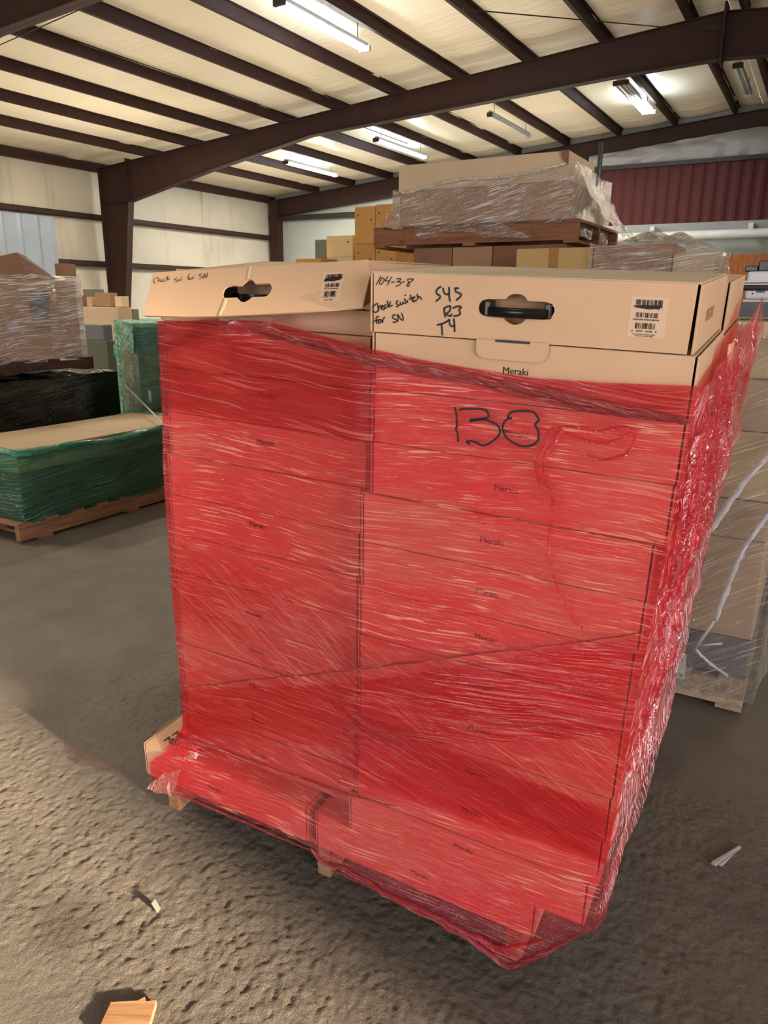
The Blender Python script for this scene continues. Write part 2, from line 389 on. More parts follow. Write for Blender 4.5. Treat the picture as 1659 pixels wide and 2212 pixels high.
def grid(fn, nu, nv, uvfn=None):
    bm = BM(); uv = bm.loops.layers.uv.new('UVMap')
    vs = [[bm.verts.new(fn(i/nu, j/nv)) for j in range(nv+1)] for i in range(nu+1)]
    for i in range(nu):
        for j in range(nv):
            f = bm.faces.new((vs[i][j], vs[i+1][j], vs[i+1][j+1], vs[i][j+1]))
            for lp, (a, b) in zip(f.loops, ((i, j), (i+1, j), (i+1, j+1), (i, j+1))):
                lp[uv].uv = uvfn(a/nu, b/nv) if uvfn else (a/nu, b/nv)
    return bm
def tb(p, s, seed=0): return noise.noise(Vector(p)*s+Vector((seed*13.1, seed*7.7, seed*3.3)))
def lerp(a, b, t): return a+(b-a)*t
def interp(x, tab):
    if x <= tab[0][0]: return tab[0][1]
    for (a, b), (c, d) in zip(tab, tab[1:]):
        if x <= c: return b+(d-b)*(x-a)/(c-a)
    return tab[-1][1]

# ------------------------------------------------------------------ the building
W = 18.0
XL, YB, XR, YF = -18.1, 23.3, 6.6, -9.0
RIDGE = -2.22
def roof_z(x):                                   # rafter top line
    d = x-RIDGE
    return H+18*.2635-abs(d)*.0843
def floor_z(x, y):
    p = -.0417*x+.0614*y-.22
    k = .03; h = max(0, min(1, .5+.5*(0-p)/k)) if k else 0
    return min(0, lerp(0, p, h)-k*h*(1-h)) if p < k else 0
xs = [XL-.5+i*.26 for i in range(int((XR+1-XL)/.26)+2)]
ys = [YF-.5+i*.26 for i in range(int((YB+1-YF)/.26)+2)]
IX = [i for i, x in enumerate(xs) if -2.9 < x < .5]; IY = [i for i, y in enumerate(ys) if .4 < y < 2.7]
FX0, FX1, FY0, FY1 = xs[IX[0]], xs[IX[-1]], ys[IY[0]], ys[IY[-1]]
bm = BM(); gv = [[bm.verts.new((x, y, floor_z(x, y))) for y in ys] for x in xs]
for i in range(len(xs)-1):
    for j in range(len(ys)-1):
        if IX[0] <= i < IX[-1] and IY[0] <= j < IY[-1]: continue
        bm.faces.new((gv[i][j], gv[i+1][j], gv[i+1][j+1], gv[i][j+1]))
struct('floor', bm, M['floor'], True, 'worn concrete floor')
def grit(u, v):                                    # weathered apron: loose grit and pits are real relief
    x, y = lerp(FX0, FX1, u), lerp(FY0, FY1, v)
    e = min(1, 6*min(u, 1-u), 6*min(v, 1-v))
    k_ = e*max(.12, min(1, (.30-(.0614*y-.0417*x))/.12))
    n = noise.noise((x*26, y*26, 1))*.5+noise.noise((x*62, y*62, 4))*.55+noise.noise((x*120, y*120, 9))*.35
    n = n*1.3-(.5 if noise.noise((x*38, y*38, 7)) > .42 else 0)
    return Vector((x, y, floor_z(x, y)+k_*.0048*n-.002*e))
bm = grid(grit, int((FX1-FX0)/.0058), int((FY1-FY0)/.0058))
struct('floor', bm, M['floor'], True, 'rough sloping concrete apron in front')
PD = .2                                          # purlin depth
def ceil(x0, x1):
    def fn(u, v):
        x = lerp(x0, x1, u); y = lerp(YF, YB, v)
        ph = ((x+.889*18)/1.467) % 1.0 if x < RIDGE else ((x-RIDGE-.3)/1.467) % 1.0
        e = math.sin(PI*ph)
        yr = min(abs(y-k) for k in (-.3, 7.72, 15.45, 23.0))
        dz = -.05*(0.6+.6*tb((x*.3, y*.25, 0), 1.0, 2))+.03*tb((x*.5, y*1.6, 1), 1.0, 5)-.05*math.exp(-((yr-.75)/.18)**2)
        return Vector((x, y, roof_z(x)+PD+dz*e))
    return fn
bm = grid(ceil(XL-.1, RIDGE), 96, 190); struct('ceiling', bm, M['roof'], True, 'cream vinyl insulation between the brown purlins')
bm = grid(ceil(RIDGE, XR+.1), 50, 190); struct('ceiling', bm, M['roof'], True, 'cream vinyl insulation on the far roof slope')
bm = BM(); box(bm, XL-.2, XL, YF, YB+.2, -.1, 5.2); struct('wall_left', bm, M['wall'])
bm = BM(); box(bm, XL, XR, YB, YB+.2, -.1, 6.8); struct('wall_back', bm, M['backwall'])
bm = BM(); box(bm, XL, XR, YF-.2, YF, -.8, 6.8); struct('wall_front', bm, M['wall'])
# right wall with the open dock door the daylight comes through
DY0, DY1, DZ = -6.6, -.05, 3.9
bm = BM(); box(bm, XR, XR+.2, YF, DY0, -.8, 6.8); box(bm, XR, XR+.2, DY1, YB, -.8, 6.8); box(bm, XR, XR+.2, DY0, DY1, DZ, 6.8)
struct('wall_right', bm, M['wall'])
# frames: columns and tapered rafters
TOPU = .2635
def ibeam(bm, xs_, zt, zb, y, fw=.2, tw=.012, tf=.014):
    n = len(xs_)
    for i in range(n-1):
        a, b = xs_[i], xs_[i+1]
        slab(bm, [Vector((a, y-tw/2, zb[i])), Vector((b, y-tw/2, zb[i+1])), Vector((b, y-tw/2, zt[i+1])), Vector((a, y-tw/2, zt[i]))], Vector((0, tw, 0)))
        for z, s in ((zt, -1), (zb, 1)):
            slab(bm, [Vector((a, y-fw/2, z[i])), Vector((b, y-fw/2, z[i+1])), Vector((b, y+fw/2, z[i+1])), Vector((a, y+fw/2, z[i]))], Vector((0, 0, s*tf)))
UB = [(-.991, .140), (-.931, .140), (-.772, .171), (-.60, .200), (-.392, .211), (-.219, .2205), (-.1233, .2235)]
def frame(idx, y, scale=1.0, col=True, name=None):
    ux = [-.991, -.931, -.772, -.60, -.392, -.219, -.1233]
    X_ = [u*18 for u in ux]; Zt = [roof_z(x) for x in X_]
    Zb = [lerp(z, H+18*b[1], scale) for z, b in zip(Zt, UB)]
    bm = BM(); ibeam(bm, X_, Zt, Zb, y)
    xr = [RIDGE, RIDGE+2, RIDGE+4.5, XR]; ibeam(bm, xr, [roof_z(x) for x in xr], [roof_z(x)-.72*scale+.06*i*scale for i, x in enumerate(xr)], y)
    # ridge splice plate and knee stiffener
    box(bm, RIDGE-.02, RIDGE+.02, y-.16, y+.16, roof_z(RIDGE)-.8*scale, roof_z(RIDGE)+.12)
    box(bm, -16.78, -16.76, y-.1, y+.1, H+18*.14, roof_z(-16.77)+.08)
    if col:
        n = 8
        for i in range(n):
            za, zb_ = lerp(-.02, 3.94, i/n), lerp(-.02, 3.94, (i+1)/n)
            xa, xb = -16.76-.165*(3.94-za), -16.76-.165*(3.94-zb_)
            slab(bm, [Vector((-17.84, y-.006, za)), Vector((xa, y-.006, za)), Vector((xb, y-.006, zb_)), Vector((-17.84, y-.006, zb_))], Vector((0, .012, 0)))
            slab(bm, [Vector((xa, y-.1, za)), Vector((xa, y+.1, za)), Vector((xb, y+.1, zb_)), Vector((xb, y-.1, zb_))], Vector((-.014, 0, 0)))
        box(bm, -17.86, -17.84, y-.1, y+.1, -.02, roof_z(-17.84))
    struct('trim_%d' % idx, bm, M['steel'], False, name)
frame(1, 15.45, 1, True, 'tapered brown steel frame crossing the roof in the middle')
frame(2, 7.72, 1, True, 'tapered brown steel frame nearest the camera, top left corner')
frame(3, -.3, 1, True, 'brown steel frame over the dock')
# end-wall frame: shallow rafter and corner post
bm = BM(); X_ = [-17.9, RIDGE, XR]; ibeam(bm, X_, [roof_z(x) for x in X_], [roof_z(x)-.55 for x in X_], 23.1, .25)
box(bm, -17.95, -17.6, 22.95, 23.25, 0, roof_z(-17.8))
struct('trim_4', bm, M['steel'], False, 'dark end wall rafter and corner post')
# purlins: one object each (Z sections)
def zsec(bm, x, z, y0, y1, h=PD, fl=.065, t=.006):
    sl = -.0843 if x > RIDGE else .0843
    box(bm, x-t/2, x+t/2, y0, y1, z, z+h)
    box(bm, x-fl, x, y0, y1, z, z+t); box(bm, x, x+fl, y0, y1, z+h-t, z+h)
k = 5
for i in range(12):
    x = -.889*18+i*1.467
    if x > RIDGE-.15: break
    bm = BM(); zsec(bm, x, roof_z(x), YF, YB)
    struct('trim_%d' % k, bm, M['steel'], False, 'brown roof purlin, row %d counted from the left wall' % (i+1)); k += 1
for i in range(6):
    x = RIDGE+.3+i*1.467
    if x > XR: break
    bm = BM(); zsec(bm, x, roof_z(x), YF, YB)
    struct('trim_%d' % k, bm, M['steel'], False, 'brown roof purlin past the ridge, row %d' % (i+1)); k += 1
bm = BM(); box(bm, XL, XL+.16, YF, YB, H+18*.186, H+18*.1975); struct('trim_%d' % k, bm, M['steel'], False, 'brown eave strut along the top of the left wall'); k += 1
for z, nm in ((.1205, 'upper'), (.0525, 'lower')):
    bm = BM(); zc = H+18*z
    box(bm, XL, XL+.2, YF, YB, zc-.07, zc-.062); box(bm, XL+.19, XL+.2, YF, YB, zc-.07, zc+.07); box(bm, XL, XL+.2, YF, YB, zc+.062, zc+.07)
    struct('trim_%d' % k, bm, M['steel'], False, nm+' brown girt along the left wall'); k += 1
zc = H+18*.157
bm = BM(); box(bm, XL, -9, YB-.2, YB, zc-.08, zc+.08); struct('trim_%d' % k, bm, M['darksteel'], False, 'dark girt across the back wall'); k += 1
# roof bracing rods
for a, b in ((at(0, 97, y=8.6), at(215, 2, y=7.9)), (at(290, 90, y=13.5), at(880, 310, y=17)), (at(1000, 20, y=9.0), at(1560, 70, y=15.2))):
    bm = BM(); tube(bm, [a, b], .008, 6); struct('trim_%d' % k, bm, M['darksteel'], False, 'thin bracing rod under the roof'); k += 1
# back wall features
bx0 = -.345*18
def corr(x0, x1, z0, z1, y, amp=.012, pitch=.3):
    n = int((x1-x0)/pitch*4)
    return grid(lambda u, v: Vector((lerp(x0, x1, u), y-amp*(1 if int(u*n) % 4 < 2 else -1), lerp(z0, z1, v))), n, 1)
tag(obj('red_wall_panel', corr(bx0, 4, H+18*.1165, H+18*.1985, YB-.3), M['redsheet']), 'dark red corrugated metal panel high on the back wall', 'panel')
bm = BM(); box(bm, bx0-.2, 4, YB-.38, YB, H+18*.1985, H+18*.2045); struct('trim_%d' % k, bm, M['darksteel'], False, 'black strip above the red corrugated panel'); k += 1
bm = grid(lambda u, v: Vector((lerp(bx0-.3, 4, u), YB-.3+.09*tb((u*30, v*4, 0), 1.0, 3)-.1*math.sin(PI*v), lerp(H+18*.2035, roof_z(lerp(bx0-.3, 4, u))-.4, v))), 120, 8)
tag(obj('insulation_blanket', bm, M['silver'], None, True), 'wrinkled silver grey insulation blanket under the end rafter', 'insulation')
bm = BM(); box(bm, bx0+.1, 4, YB-.34, YB, H+18*.104, H+18*.1165); struct('trim_%d' % k, bm, M['plainwall'], False, 'grey ledge below the red corrugated panel'); k += 1
pr = thing('white_duct_pipe', 'long white pipe running along the back wall below the red panel', 'pipe', T(0, 0, 0))
bm = BM(); tube(bm, [(bx0+.1, YB-.55, H+18*.0975), (4, YB-.55, H+18*.0975)], .12, 14); obj('pipe', bm, M['white'], pr, True)
for px in (1410, 1622):
    p = at(px, 492, y=YB-.55); bm = BM(); box(bm, p.x-.06, p.x+.06, YB-.6, YB-.335, H+18*.095, H+18*.112); obj('bracket', bm, M['white'], pr)
bm = BM(); box(bm, -.165*18, .5, YB-.5, YB-.42, 0, H+18*.0695); tag(obj('plywood_panel', bm, M['orangewood']), 'orange brown plywood sheet standing against the back wall', 'panel')
p = at(1299, 307, y=20.5); q = at(1292, 400, y=20.5)
bm = BM(); tube(bm, [(p.x, p.y, p.z), (p.x, p.y, 0)], .06, 8); tag(obj('vertical_pipe', bm, M['bplastic'], None, True), 'black vertical pipe left of the red corrugated panel', 'pipe')
# blue grey sheet on the left wall
ya, yb = .60*18, .766*18
bm = grid(lambda u, v: Vector((XL+.24+.03*(1 if int(u*36) % 6 < 1 else 0), lerp(ya, yb, u), lerp(.05, H+18*.1135, v))), 36, 1)
tag(obj('metal_wall_sheet', bm, M['blue']), 'blue grey ribbed metal sheet against the left wall', 'panel')

# ------------------------------------------------------------------ strip lights under the roof
lamp_n = 0
def strip(px0, py0, px1, py1, drop, lit, label, tubes=2, w=.16, litfrom=0.0):
    """fixture hung under the roof slope; ends measured in the photo"""
    def hit(px, py):
        r = ray(px, py); s = .0843            # plane z = roof_z(x)-drop on the left slope
        z0 = H+18*TOPU+s*(0-RIDGE)-drop
        # z = z0 + s*x
        t = (z0-CAM.z+s*CAM.x)/(r.z-s*r.x); return CAM+r*t
    a, b = hit(px0, py0), hit(px1, py1)
    xm = (a.x+b.x)/2; a = Vector((xm, a.y, roof_z(xm)-drop)); b = Vector((xm, b.y, roof_z(xm)-drop))
    L = b.y-a.y
    t = thing('strip_light', label, 'ceiling light', T(xm, (a.y+b.y)/2, a.z), 'fluorescent strip lights under the roof')
    bm = BM(); box(bm, -w*.3, w*.3, -L/2, L/2, .035, .10, .006); obj('housing', bm, M['fix'], t)
    for s in (-1, 1):
        bm = BM(); box(bm, -w/2, w/2, s*L/2-.03, s*L/2+.03, -.03, .06, .004); obj('end_cap', bm, M['darksteel'] if s < 0 else M['fix'], t)
        bm = BM(); tube(bm, [(0, s*L*.4, .1), (0, s*L*.4, .1+drop+PD)], .006, 6); obj('hanger', bm, M['darksteel'], t)
    for i in range(tubes):
        x = (i-(tubes-1)/2)*w/tubes
        y0 = lerp(-L/2, L/2, litfrom)
        bm = BM(); tube(bm, [(x, y0+.03, 0), (x, L/2-.03, 0)], .022, 10); obj('tube', bm, M['lamp'] if lit else M['lampoff'], t, True)
        if litfrom > 0:
            bm = BM(); tube(bm, [(x, -L/2+.03, 0), (x, y0+.03, 0)], .022, 10); obj('tube', bm, M['lampoff'], t, True)
    return a, b, t
LIT = []
LIT.append(strip(602, 8, 790, 108, .16, True, 'lit fluorescent strip light above the frame, nearest the camera', 2, .2))
LIT.append(strip(617, 352, 725, 380, .16, True, 'lit fluorescent strip light left of the wrapped load on high pallet', 2, .16))
LIT.append(strip(815, 303, 915, 342, .16, True, 'lit fluorescent strip light just above the wrapped brown box', 2, .16))
LIT.append(strip(1345, 180, 1398, 245, .16, True, 'half lit four tube fluorescent light on the right', 4, .32, .5))
strip(1058, 249, 1142, 296, .16, False, 'unlit fluorescent strip light between two purlins', 1, .12)
strip(1600, 142, 1612, 206, .16, False, 'unlit white strip light in the top right corner', 2, .2)

# ------------------------------------------------------------------ generic pallet
def pallet(label, x, y, z, w, d, h=.13, rz=0, mat4=None, along='y', ns=3, nd=6, group='wooden pallets', wm=None, edge=.02):
    """stringers run along y (or x); origin at the front left foot"""
    t = thing('wooden_pallet', label, 'pallet', mat4 if mat4 is not None else T(x, y, z, rz), group)
    th = .018
    wa, wb = (M['wood'], M['woodx']) if along == 'y' else (M['woodx'], M['wood'])
    if wm: wa = wb = M[wm]
    if along == 'y':
        for i in range(ns):
            cx = lerp(edge, w-edge, i/(ns-1)); bm = BM(); box(bm, cx-.02, cx+.02, 0, d, th, h-th, .002); obj('stringer', bm, wa, t)
        for i in range(nd):
            cy = lerp(.045, d-.045, i/(nd-1)); bm = BM(); box(bm, 0, w, cy-.045, cy+.045, h-th, h, .002); obj('deck_board', bm, wb, t)
        for i in range(3):
            cy = lerp(.18, d-.045, i/2); bm = BM(); box(bm, 0, w, cy-.045, cy+.045, 0, th, .002); obj('bottom_board', bm, wb, t)
    else:
        for i in range(ns):
            cy = lerp(.02, d-.02, i/(ns-1)); bm = BM(); box(bm, 0, w, cy-.02, cy+.02, th, h-th, .002); obj('stringer', bm, wa, t)
        for i in range(nd):
            cx = lerp(.045, w-.045, i/(nd-1)); bm = BM(); box(bm, cx-.045, cx+.045, 0, d, h-th, h, .002); obj('deck_board', bm, wb, t)
        for i in range(3):
            cx = lerp(.05, w-.045, i/2); bm = BM(); box(bm, cx-.045, cx+.045, 0, d, 0, th, .002); obj('bottom_board', bm, wb, t)
    return t

# ------------------------------------------------------------------ the red wrapped pallet
BW, BD, BH = .59, .452, .1085
pallet('wooden pallet under the red wrapped cartons in front', 0, 0, 0, 1.10, 1.05, .131, mat4=FP @ Matrix.Translation((-.699, .03, -1.578)), wm='redwood')
def carton_mesh(w, d, h):                          # panels of one folded carton: front panel, side panels set back by a dark slit, top, core
    bm = BM(); t = .003; g = .0035
    box(bm, t+g, w-t-g, 0, t, .0008, h-.0012, .0012)
    box(bm, 0, t, .0005, d-.001, .0008, h-.0012, .001); box(bm, w-t, w, .0005, d-.001, .0008, h-.0012, .001)
    box(bm, t, w-t, d-t, d, .0008, h-.0012, .0012)
    box(bm, .009, w-.009, .012, d-t, .0006, h-.002)
    box(bm, .006, w-.006, .004, d-.003, h-.005, h-.001, .001)
    return bm
me_right = bpy.data.meshes.new('body'); b_ = carton_mesh(BW, BD, BH); b_.normal_update(); b_.to_mesh(me_right); b_.free(); me_right.materials.append(M['card'])
me_left = bpy.data.meshes.new('body'); b_ = carton_mesh(.572, BD, .1094); b_.normal_update(); b_.to_mesh(me_left); b_.free(); me_left.materials.append(M['card'])
ORD = ['topmost', 'second', 'third', 'fourth', 'fifth', 'sixth', 'seventh', 'eighth', 'ninth', 'tenth', 'eleventh', 'twelfth', 'thirteenth']
MERAKI = textmesh('Meraki', .0175)
def carton(me, x, y, z, label, txt=None, rz=0):
    t = thing('carton', label, 'box', FP @ T(x, y, z, rz), 'kraft cartons of the red wrapped pallet')
    b = bpy.data.objects.new('body', me); C.objects.link(b); b.parent = t
    if txt:
        tm = MERAKI.copy(); tm.transform(Matrix.Translation((txt[0], -.0006, txt[1])) @ FRONT)
        obj('printed_text', tm, M['print'], t)
    return t
zb = [0, .1087, .2174, .326, .4375, .547, .656, .772, .88, .99, 1.102, 1.222, 1.338]
xl = [0, .004, .002, -.001, -.019, -.020, -.026, -.027, -.027, -.030, -.035, -.052]
tpx = [None, (1113, 803), (1112, 938), (1091, 1060), (1062, 1170), (1052, 1281), (1048, 1385), (1036, 1484), (1033, 1578), (1026, 1675), (1017, 1762), (1000, 1837)]
yj = [0, .002, .004, .006, 0, .001, .003, .0, .002, .001, .003, 0]
for i in range(1, 12):
    q = pf(*tpx[i]); s = (zb[i+1]-zb[i])
    t = carton(me_right, xl[i], yj[i], -zb[i+1], 'kraft carton in front right stack, %s from top' % (ORD[i]) + (', half covered by red film' if i == 1 else ', under red film'), (q.x-xl[i], q.z+zb[i+1]))
    t.scale = (1, 1, s/BH*.998)
ltx = [(575, 855), (573, 957), (568, 1050), (556, 1135), (564, 1228), (568, 1312), (568, 1393)]
LY = .085
lxl = [-.612, -.614, -.622, -.634, -.640, -.645, -.645, -.645, -.648, -.650, -.652]
for i in range(11):
    z = -.130-.1098*(i+1)
    tx = None
    if i+1 < 7:
        q = pf(*ltx[i], LY); tx = (q.x-lxl[i], q.z-z)
    elif i >= 6: tx = (.262, .045)
    t = carton(me_left, lxl[i], LY+rnd.uniform(0, .004), z, 'kraft carton in front left stack, %s below the open-lidded carton' % ('directly' if i == 0 else ORD[i]+' layer'), tx)
# rear stacks, seen through the film on the right side and past the open lid
for i in range(12):
    z = -.012-.1104*(i+1)
    t = carton(me_right, .006+rnd.uniform(-.006, .012)-.0035*i, .475, z, 'kraft carton in rear right stack, %s from top' % ORD[i] + ('' if i == 0 else ', behind red film'))
for i in range(12):
    carton(me_left, -.615-.003*i, .545, -.02-.1096*(i+1), 'kraft carton in rear left stack, %s from top, behind the front stack' % ORD[i])
text('MS120-48', .03, Vector((.02+.5706+.0, .21, .062)), None, 'print', RIGHT) if False else None
# bottom layer
b1 = carton(me_left, -.757, .012, -1.338-.109, 'bottom layer carton on the pallet at left, poking out of the torn film')
for s_, px_, py_ in (('Meraki', 369, 1590), ('MS120-48', 351, 1602)):
    q = pl(px_, py_, (0, 0, -1.338), (0, 0, 1)); me = textmesh(s_, .036); x0_ = min(v.co.x for v in me.vertices)
    me.transform(Matrix.Translation((q.x+.757-x0_, q.y-.012+.014, .1098))); obj('printed_text', me, M['print'], b1)
tm = MERAKI.copy(); tm.transform(Matrix.Translation((.26, -.0006, .048)) @ FRONT); obj('printed_text', tm, M['print'], b1)
b2 = carton(me_right, -.160, .012, -1.338-.109, 'bottom layer carton on the pallet at right, under red film'); b2.scale = (1, 1, 1)
tm = MERAKI.copy(); tm.transform(Matrix.Translation((.3, -.0006, .048)) @ FRONT); obj('printed_text', tm, M['print'], b2)
b3 = carton(me_left, -.757, .53, -1.447, 'bottom layer carton at the rear left of the pallet')
b4 = carton(me_right, -.150, .53, -1.447, 'bottom layer carton at the rear right of the pallet')

# ---- top right carton with handle, writing, barcode sticker
def barcode(parent, u0, v0, w, h, seed, mk, n=34):
    r = random.Random(seed); bm = BM(); u = 0; tot = []
    while len(tot) < n: tot.append(r.choice((1, 1, 2, 3, 1)))
    S = sum(tot); acc = 0
    for i, k_ in enumerate(tot):
        if i % 2 == 0: mk(bm, u0+w*acc/S, u0+w*(acc+k_)/S, v0, v0+h)
        acc += k_
    return obj('barcode', bm, M['print'], parent)
t1 = thing('carton', 'top right kraft carton with black handle and marker writing, above the film', 'box', FP @ T(0, 0, -.1087), 'kraft cartons of the red wrapped pallet')
LO = Vector((0, 0, -.1087))
def L1(px, py, y=0.0): return pf(px, py, y)-LO
bm = BM(); t_, g_ = .004, .009; w, d, h = .584, BD, .1082
box(bm, 0, t_, .0005, d, .001, h, .001); box(bm, w-t_, w, .0005, d, .001, h, .001); box(bm, t_, w-t_, d-t_, d, .001, h)
box(bm, .012, w-.012, .026, d-t_, .001, h-.002); obj('body', bm, M['card'], t1)
bm = BM(); box(bm, .001, w-.003, .0, d, h-.0005, h+.003, .001)
obj('lid_top', bm, M['cardtop'], t1)['label'] = 'grey tan lid top'
hole = [(1033, 666), (1035, 656), (1042, 649), (1052, 646), (1093, 646), (1097, 640), (1105, 636), (1115.5, 635), (1126, 636), (1135, 641), (1140, 650), (1178, 652), (1190, 656), (1197, 664), (1198, 673), (1193, 683), (1186, 689), (1175, 691), (1136, 689), (1134, 692), (1126, 699), (1112, 702), (1100, 699), (1092, 693), (1088, 687), (1055, 684), (1042, 681), (1035, 675)]
hl = [(q.x, q.z) for q in (L1(*p) for p in hole)]
me = plate([(.008, .001), (w-.010, .001), (w-.008, h+.001), (.007, h+.001)], [hl], Vector((0, t_/2, 0)), Vector((1, 0, 0)), Vector((0, 0, 1)), t_)
fp = obj('front_panel', me, M['card'], t1)
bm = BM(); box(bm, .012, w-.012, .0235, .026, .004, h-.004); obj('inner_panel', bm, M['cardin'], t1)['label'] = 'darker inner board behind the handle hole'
# handle
hd = obj('handle', (lambda bm: (box(bm, *(lambda a, b: (a.x, b.x, -.004, .022, b.z, a.z))(L1(1048, 649), L1(1061, 683)), .0025), bm)[1])(BM()), M['bplastic'], t1)
a, b = L1(1178, 655), L1(1191, 690); bm = BM(); box(bm, a.x, b.x, -.004, .022, b.z, a.z, .0025); obj('handle_post', bm, M['bplastic'], hd)
A, B = L1(1056, 661), L1(1185, 690)
def hb(u, v):
    x = lerp(A.x, B.x, u); return Vector((x, -.006-.010*math.sin(PI*u)+.003*(2*v-1)**2, lerp(B.z, A.z, v)))
bm = grid(hb, 24, 6); bmesh.ops.solidify(bm, geom=bm.faces[:], thickness=.004); obj('handle_strap', bm, M['bplastic'], hd, True)
# tuck tab
tab = [(1031, 731), (1030, 757), (1034, 766), (1045, 773), (1100, 778), (1158, 783), (1172, 782), (1182, 774), (1186, 762), (1187, 741)]
tl = [(q.x, q.z) for q in (L1(*p) for p in tab)]
me = plate(tl[::-1], [], Vector((0, -.0025, 0)), Vector((1, 0, 0)), Vector((0, 0, 1)), .003); obj('tuck_tab', me, M['card'], t1)
bm = BM(); ribbon(bm, [L1(1072, 736, -.0042), L1(1143, 741, -.0042)], .0045, (0, -1, 0), .0004); obj('tab_slot_shade', bm, M['darksteel'], t1)  # flat dark strip painted for the shade inside the slot
def strokes(parent, data, ox, oy, sc_, wid, fn, nrm, mat='ink', name='marker_writing'):
    bm = BM()
    for s in data: ribbon(bm, [fn(ox+p[0]/sc_, oy+p[1]/sc_) for p in s], wid, nrm)
    return obj(name, bm, M[mat], parent)
W1 = [[(295, 90), (240, 190), (175, 310)], [(335, 130), (290, 200), (255, 270), (275, 305), (330, 285), (380, 220), (390, 170), (365, 140), (330, 135)], [(490, 95), (455, 150), (425, 210), (470, 220), (520, 205)], [(590, 110), (540, 200), (500, 280), (480, 325)], [(590, 260), (680, 235)], [(745, 165), (800, 150), (850, 165), (810, 210), (740, 245), (800, 240), (845, 275), (800, 330), (710, 360)], [(880, 255), (950, 240)], [(1200, 165), (1120, 160), (1040, 165), (1040, 210), (1070, 270), (1080, 330), (1045, 365), (1015, 345), (1030, 300), (1100, 250), (1170, 200), (1195, 165)]]
W2 = [[(165, 850), (110, 890), (80, 970), (95, 1050), (150, 1080), (210, 1050), (235, 1010)], [(195, 825), (215, 920), (235, 1010), (245, 930), (275, 900), (300, 940), (310, 990)], [(310, 950), (345, 920), (340, 890), (310, 900), (320, 970), (360, 1010), (400, 990)], [(435, 870), (390, 900), (385, 950), (430, 960), (470, 920)], [(475, 770), (490, 860), (520, 940)], [(560, 785), (530, 870), (505, 890), (540, 915), (610, 885)], [(765, 760), (715, 810), (740, 850), (800, 880), (770, 910), (725, 925)], [(830, 800), (840, 860), (880, 860), (910, 800), (930, 830), (980, 830), (985, 770), (945, 715)], [(1025, 760), (1035, 805)], [(965, 608), (980, 612)], [(1110, 610), (1140, 690), (1170, 770), (1210, 790)], [(1080, 715), (1160, 680), (1230, 655)], [(1230, 665), (1180, 710), (1190, 760), (1260, 760), (1275, 740)], [(1295, 580), (1305, 650), (1310, 710), (1340, 650), (1370, 650), (1415, 720)], [(235, 1210), (200, 1190), (165, 1240), (170, 1320), (180, 1385)], [(120, 1325), (180, 1300), (240, 1280)], [(260, 1280), (225, 1330), (240, 1380), (290, 1350), (300, 1290), (270, 1275)], [(310, 1290), (330, 1320), (350, 1355), (350, 1290), (395, 1215)], [(705, 1155), (650, 1150), (615, 1210), (660, 1260), (735, 1290), (730, 1330), (690, 1355), (635, 1350)], [(765, 1325), (770, 1240), (760, 1140), (810, 1220), (870, 1290), (910, 1280), (900, 1190), (865, 1105)]]
W3 = [[(410, 170), (300, 250), (235, 360), (280, 470), (390, 540), (360, 640), (240, 735)], [(510, 245), (530, 360), (590, 450), (660, 480), (740, 430)], [(745, 205), (750, 400), (750, 580), (785, 735)], [(1110, 235), (990, 235), (1000, 300), (1020, 370), (1150, 430), (1225, 480), (1190, 570), (1040, 700)], [(550, 1040), (560, 1200), (595, 1365)], [(550, 1040), (660, 970), (790, 945), (800, 1040), (740, 1170), (640, 1240), (700, 1310), (810, 1330), (850, 1270)], [(920, 1020), (1050, 960), (1170, 950), (1225, 1000), (1150, 1070), (1170, 1160), (1190, 1240), (1110, 1310), (950, 1340)], [(290, 1690), (450, 1650), (600, 1590), (750, 1490)], [(440, 1660), (460, 1850), (475, 2080)], [(760, 1480), (760, 1600), (800, 1710), (870, 1750), (950, 1730)], [(940, 1460), (950, 1600), (965, 1800), (965, 1945)]]
strokes(t1, W1, 800, 590, 12.76, .0019, L1, (0, -1, 0))
strokes(t1, W2, 800, 590, 12.76, .0026, L1, (0, -1, 0))
strokes(t1, W3, 930, 610, 18.43, .0034, L1, (0, -1, 0))
# barcode sticker (slightly sheared rows like the print in the photo)
a, b = L1(1364, 640), L1(1434, 732)
bm = BM(); box(bm, a.x, b.x, -.0003, .0002, b.z, a.z); stk = obj('barcode_sticker', bm, M['sticker'], t1)
def mk1(bm, u0, u1, v0, v1): box(bm, u0, u1, -.0007, -.0003, v0, v1)
for (x0, y0, x1, y1, sd, n) in ((1375, 646.5, 1432, 661, 3, 46), (1374.5, 674.5, 1421.5, 688, 5, 40), (1373, 697, 1415, 712, 9, 34)):
    a, b = L1(x0, y0), L1(x1, y1); barcode(stk, a.x, b.z, b.x-a.x, a.z-b.z, sd, mk1, n)
def lt(s, size, px, py, mat='print', sx=1): 
    q = L1(px, py); text(s, size, Vector((q.x, -.0008, q.z)), stk, mat, FRONT, 'printed_text', sx)
lt('PN(NUM): MS120-48-HW', .0037, 1396, 691); lt('8    10979    01789    8', .0042, 1391, 716); lt('Made in Taiwan / Fabrique a Taiwan', .0024, 1391, 722.5); lt('(Fabricado en Taiwan Only)', .0024, 1391, 726)
bm = BM(); pts = [(1368.5, 659.5), (1390, 659), (1420, 659.5), (1430, 661), (1432, 665.5), (1427, 665), (1425, 669), (1415, 667.5), (1403, 668.5), (1385, 666), (1373, 664)]
slab(bm, [L1(*p, -.0007) for p in pts], Vector((0, -.0004, 0))); obj('scribble', bm, M['purple'], stk)
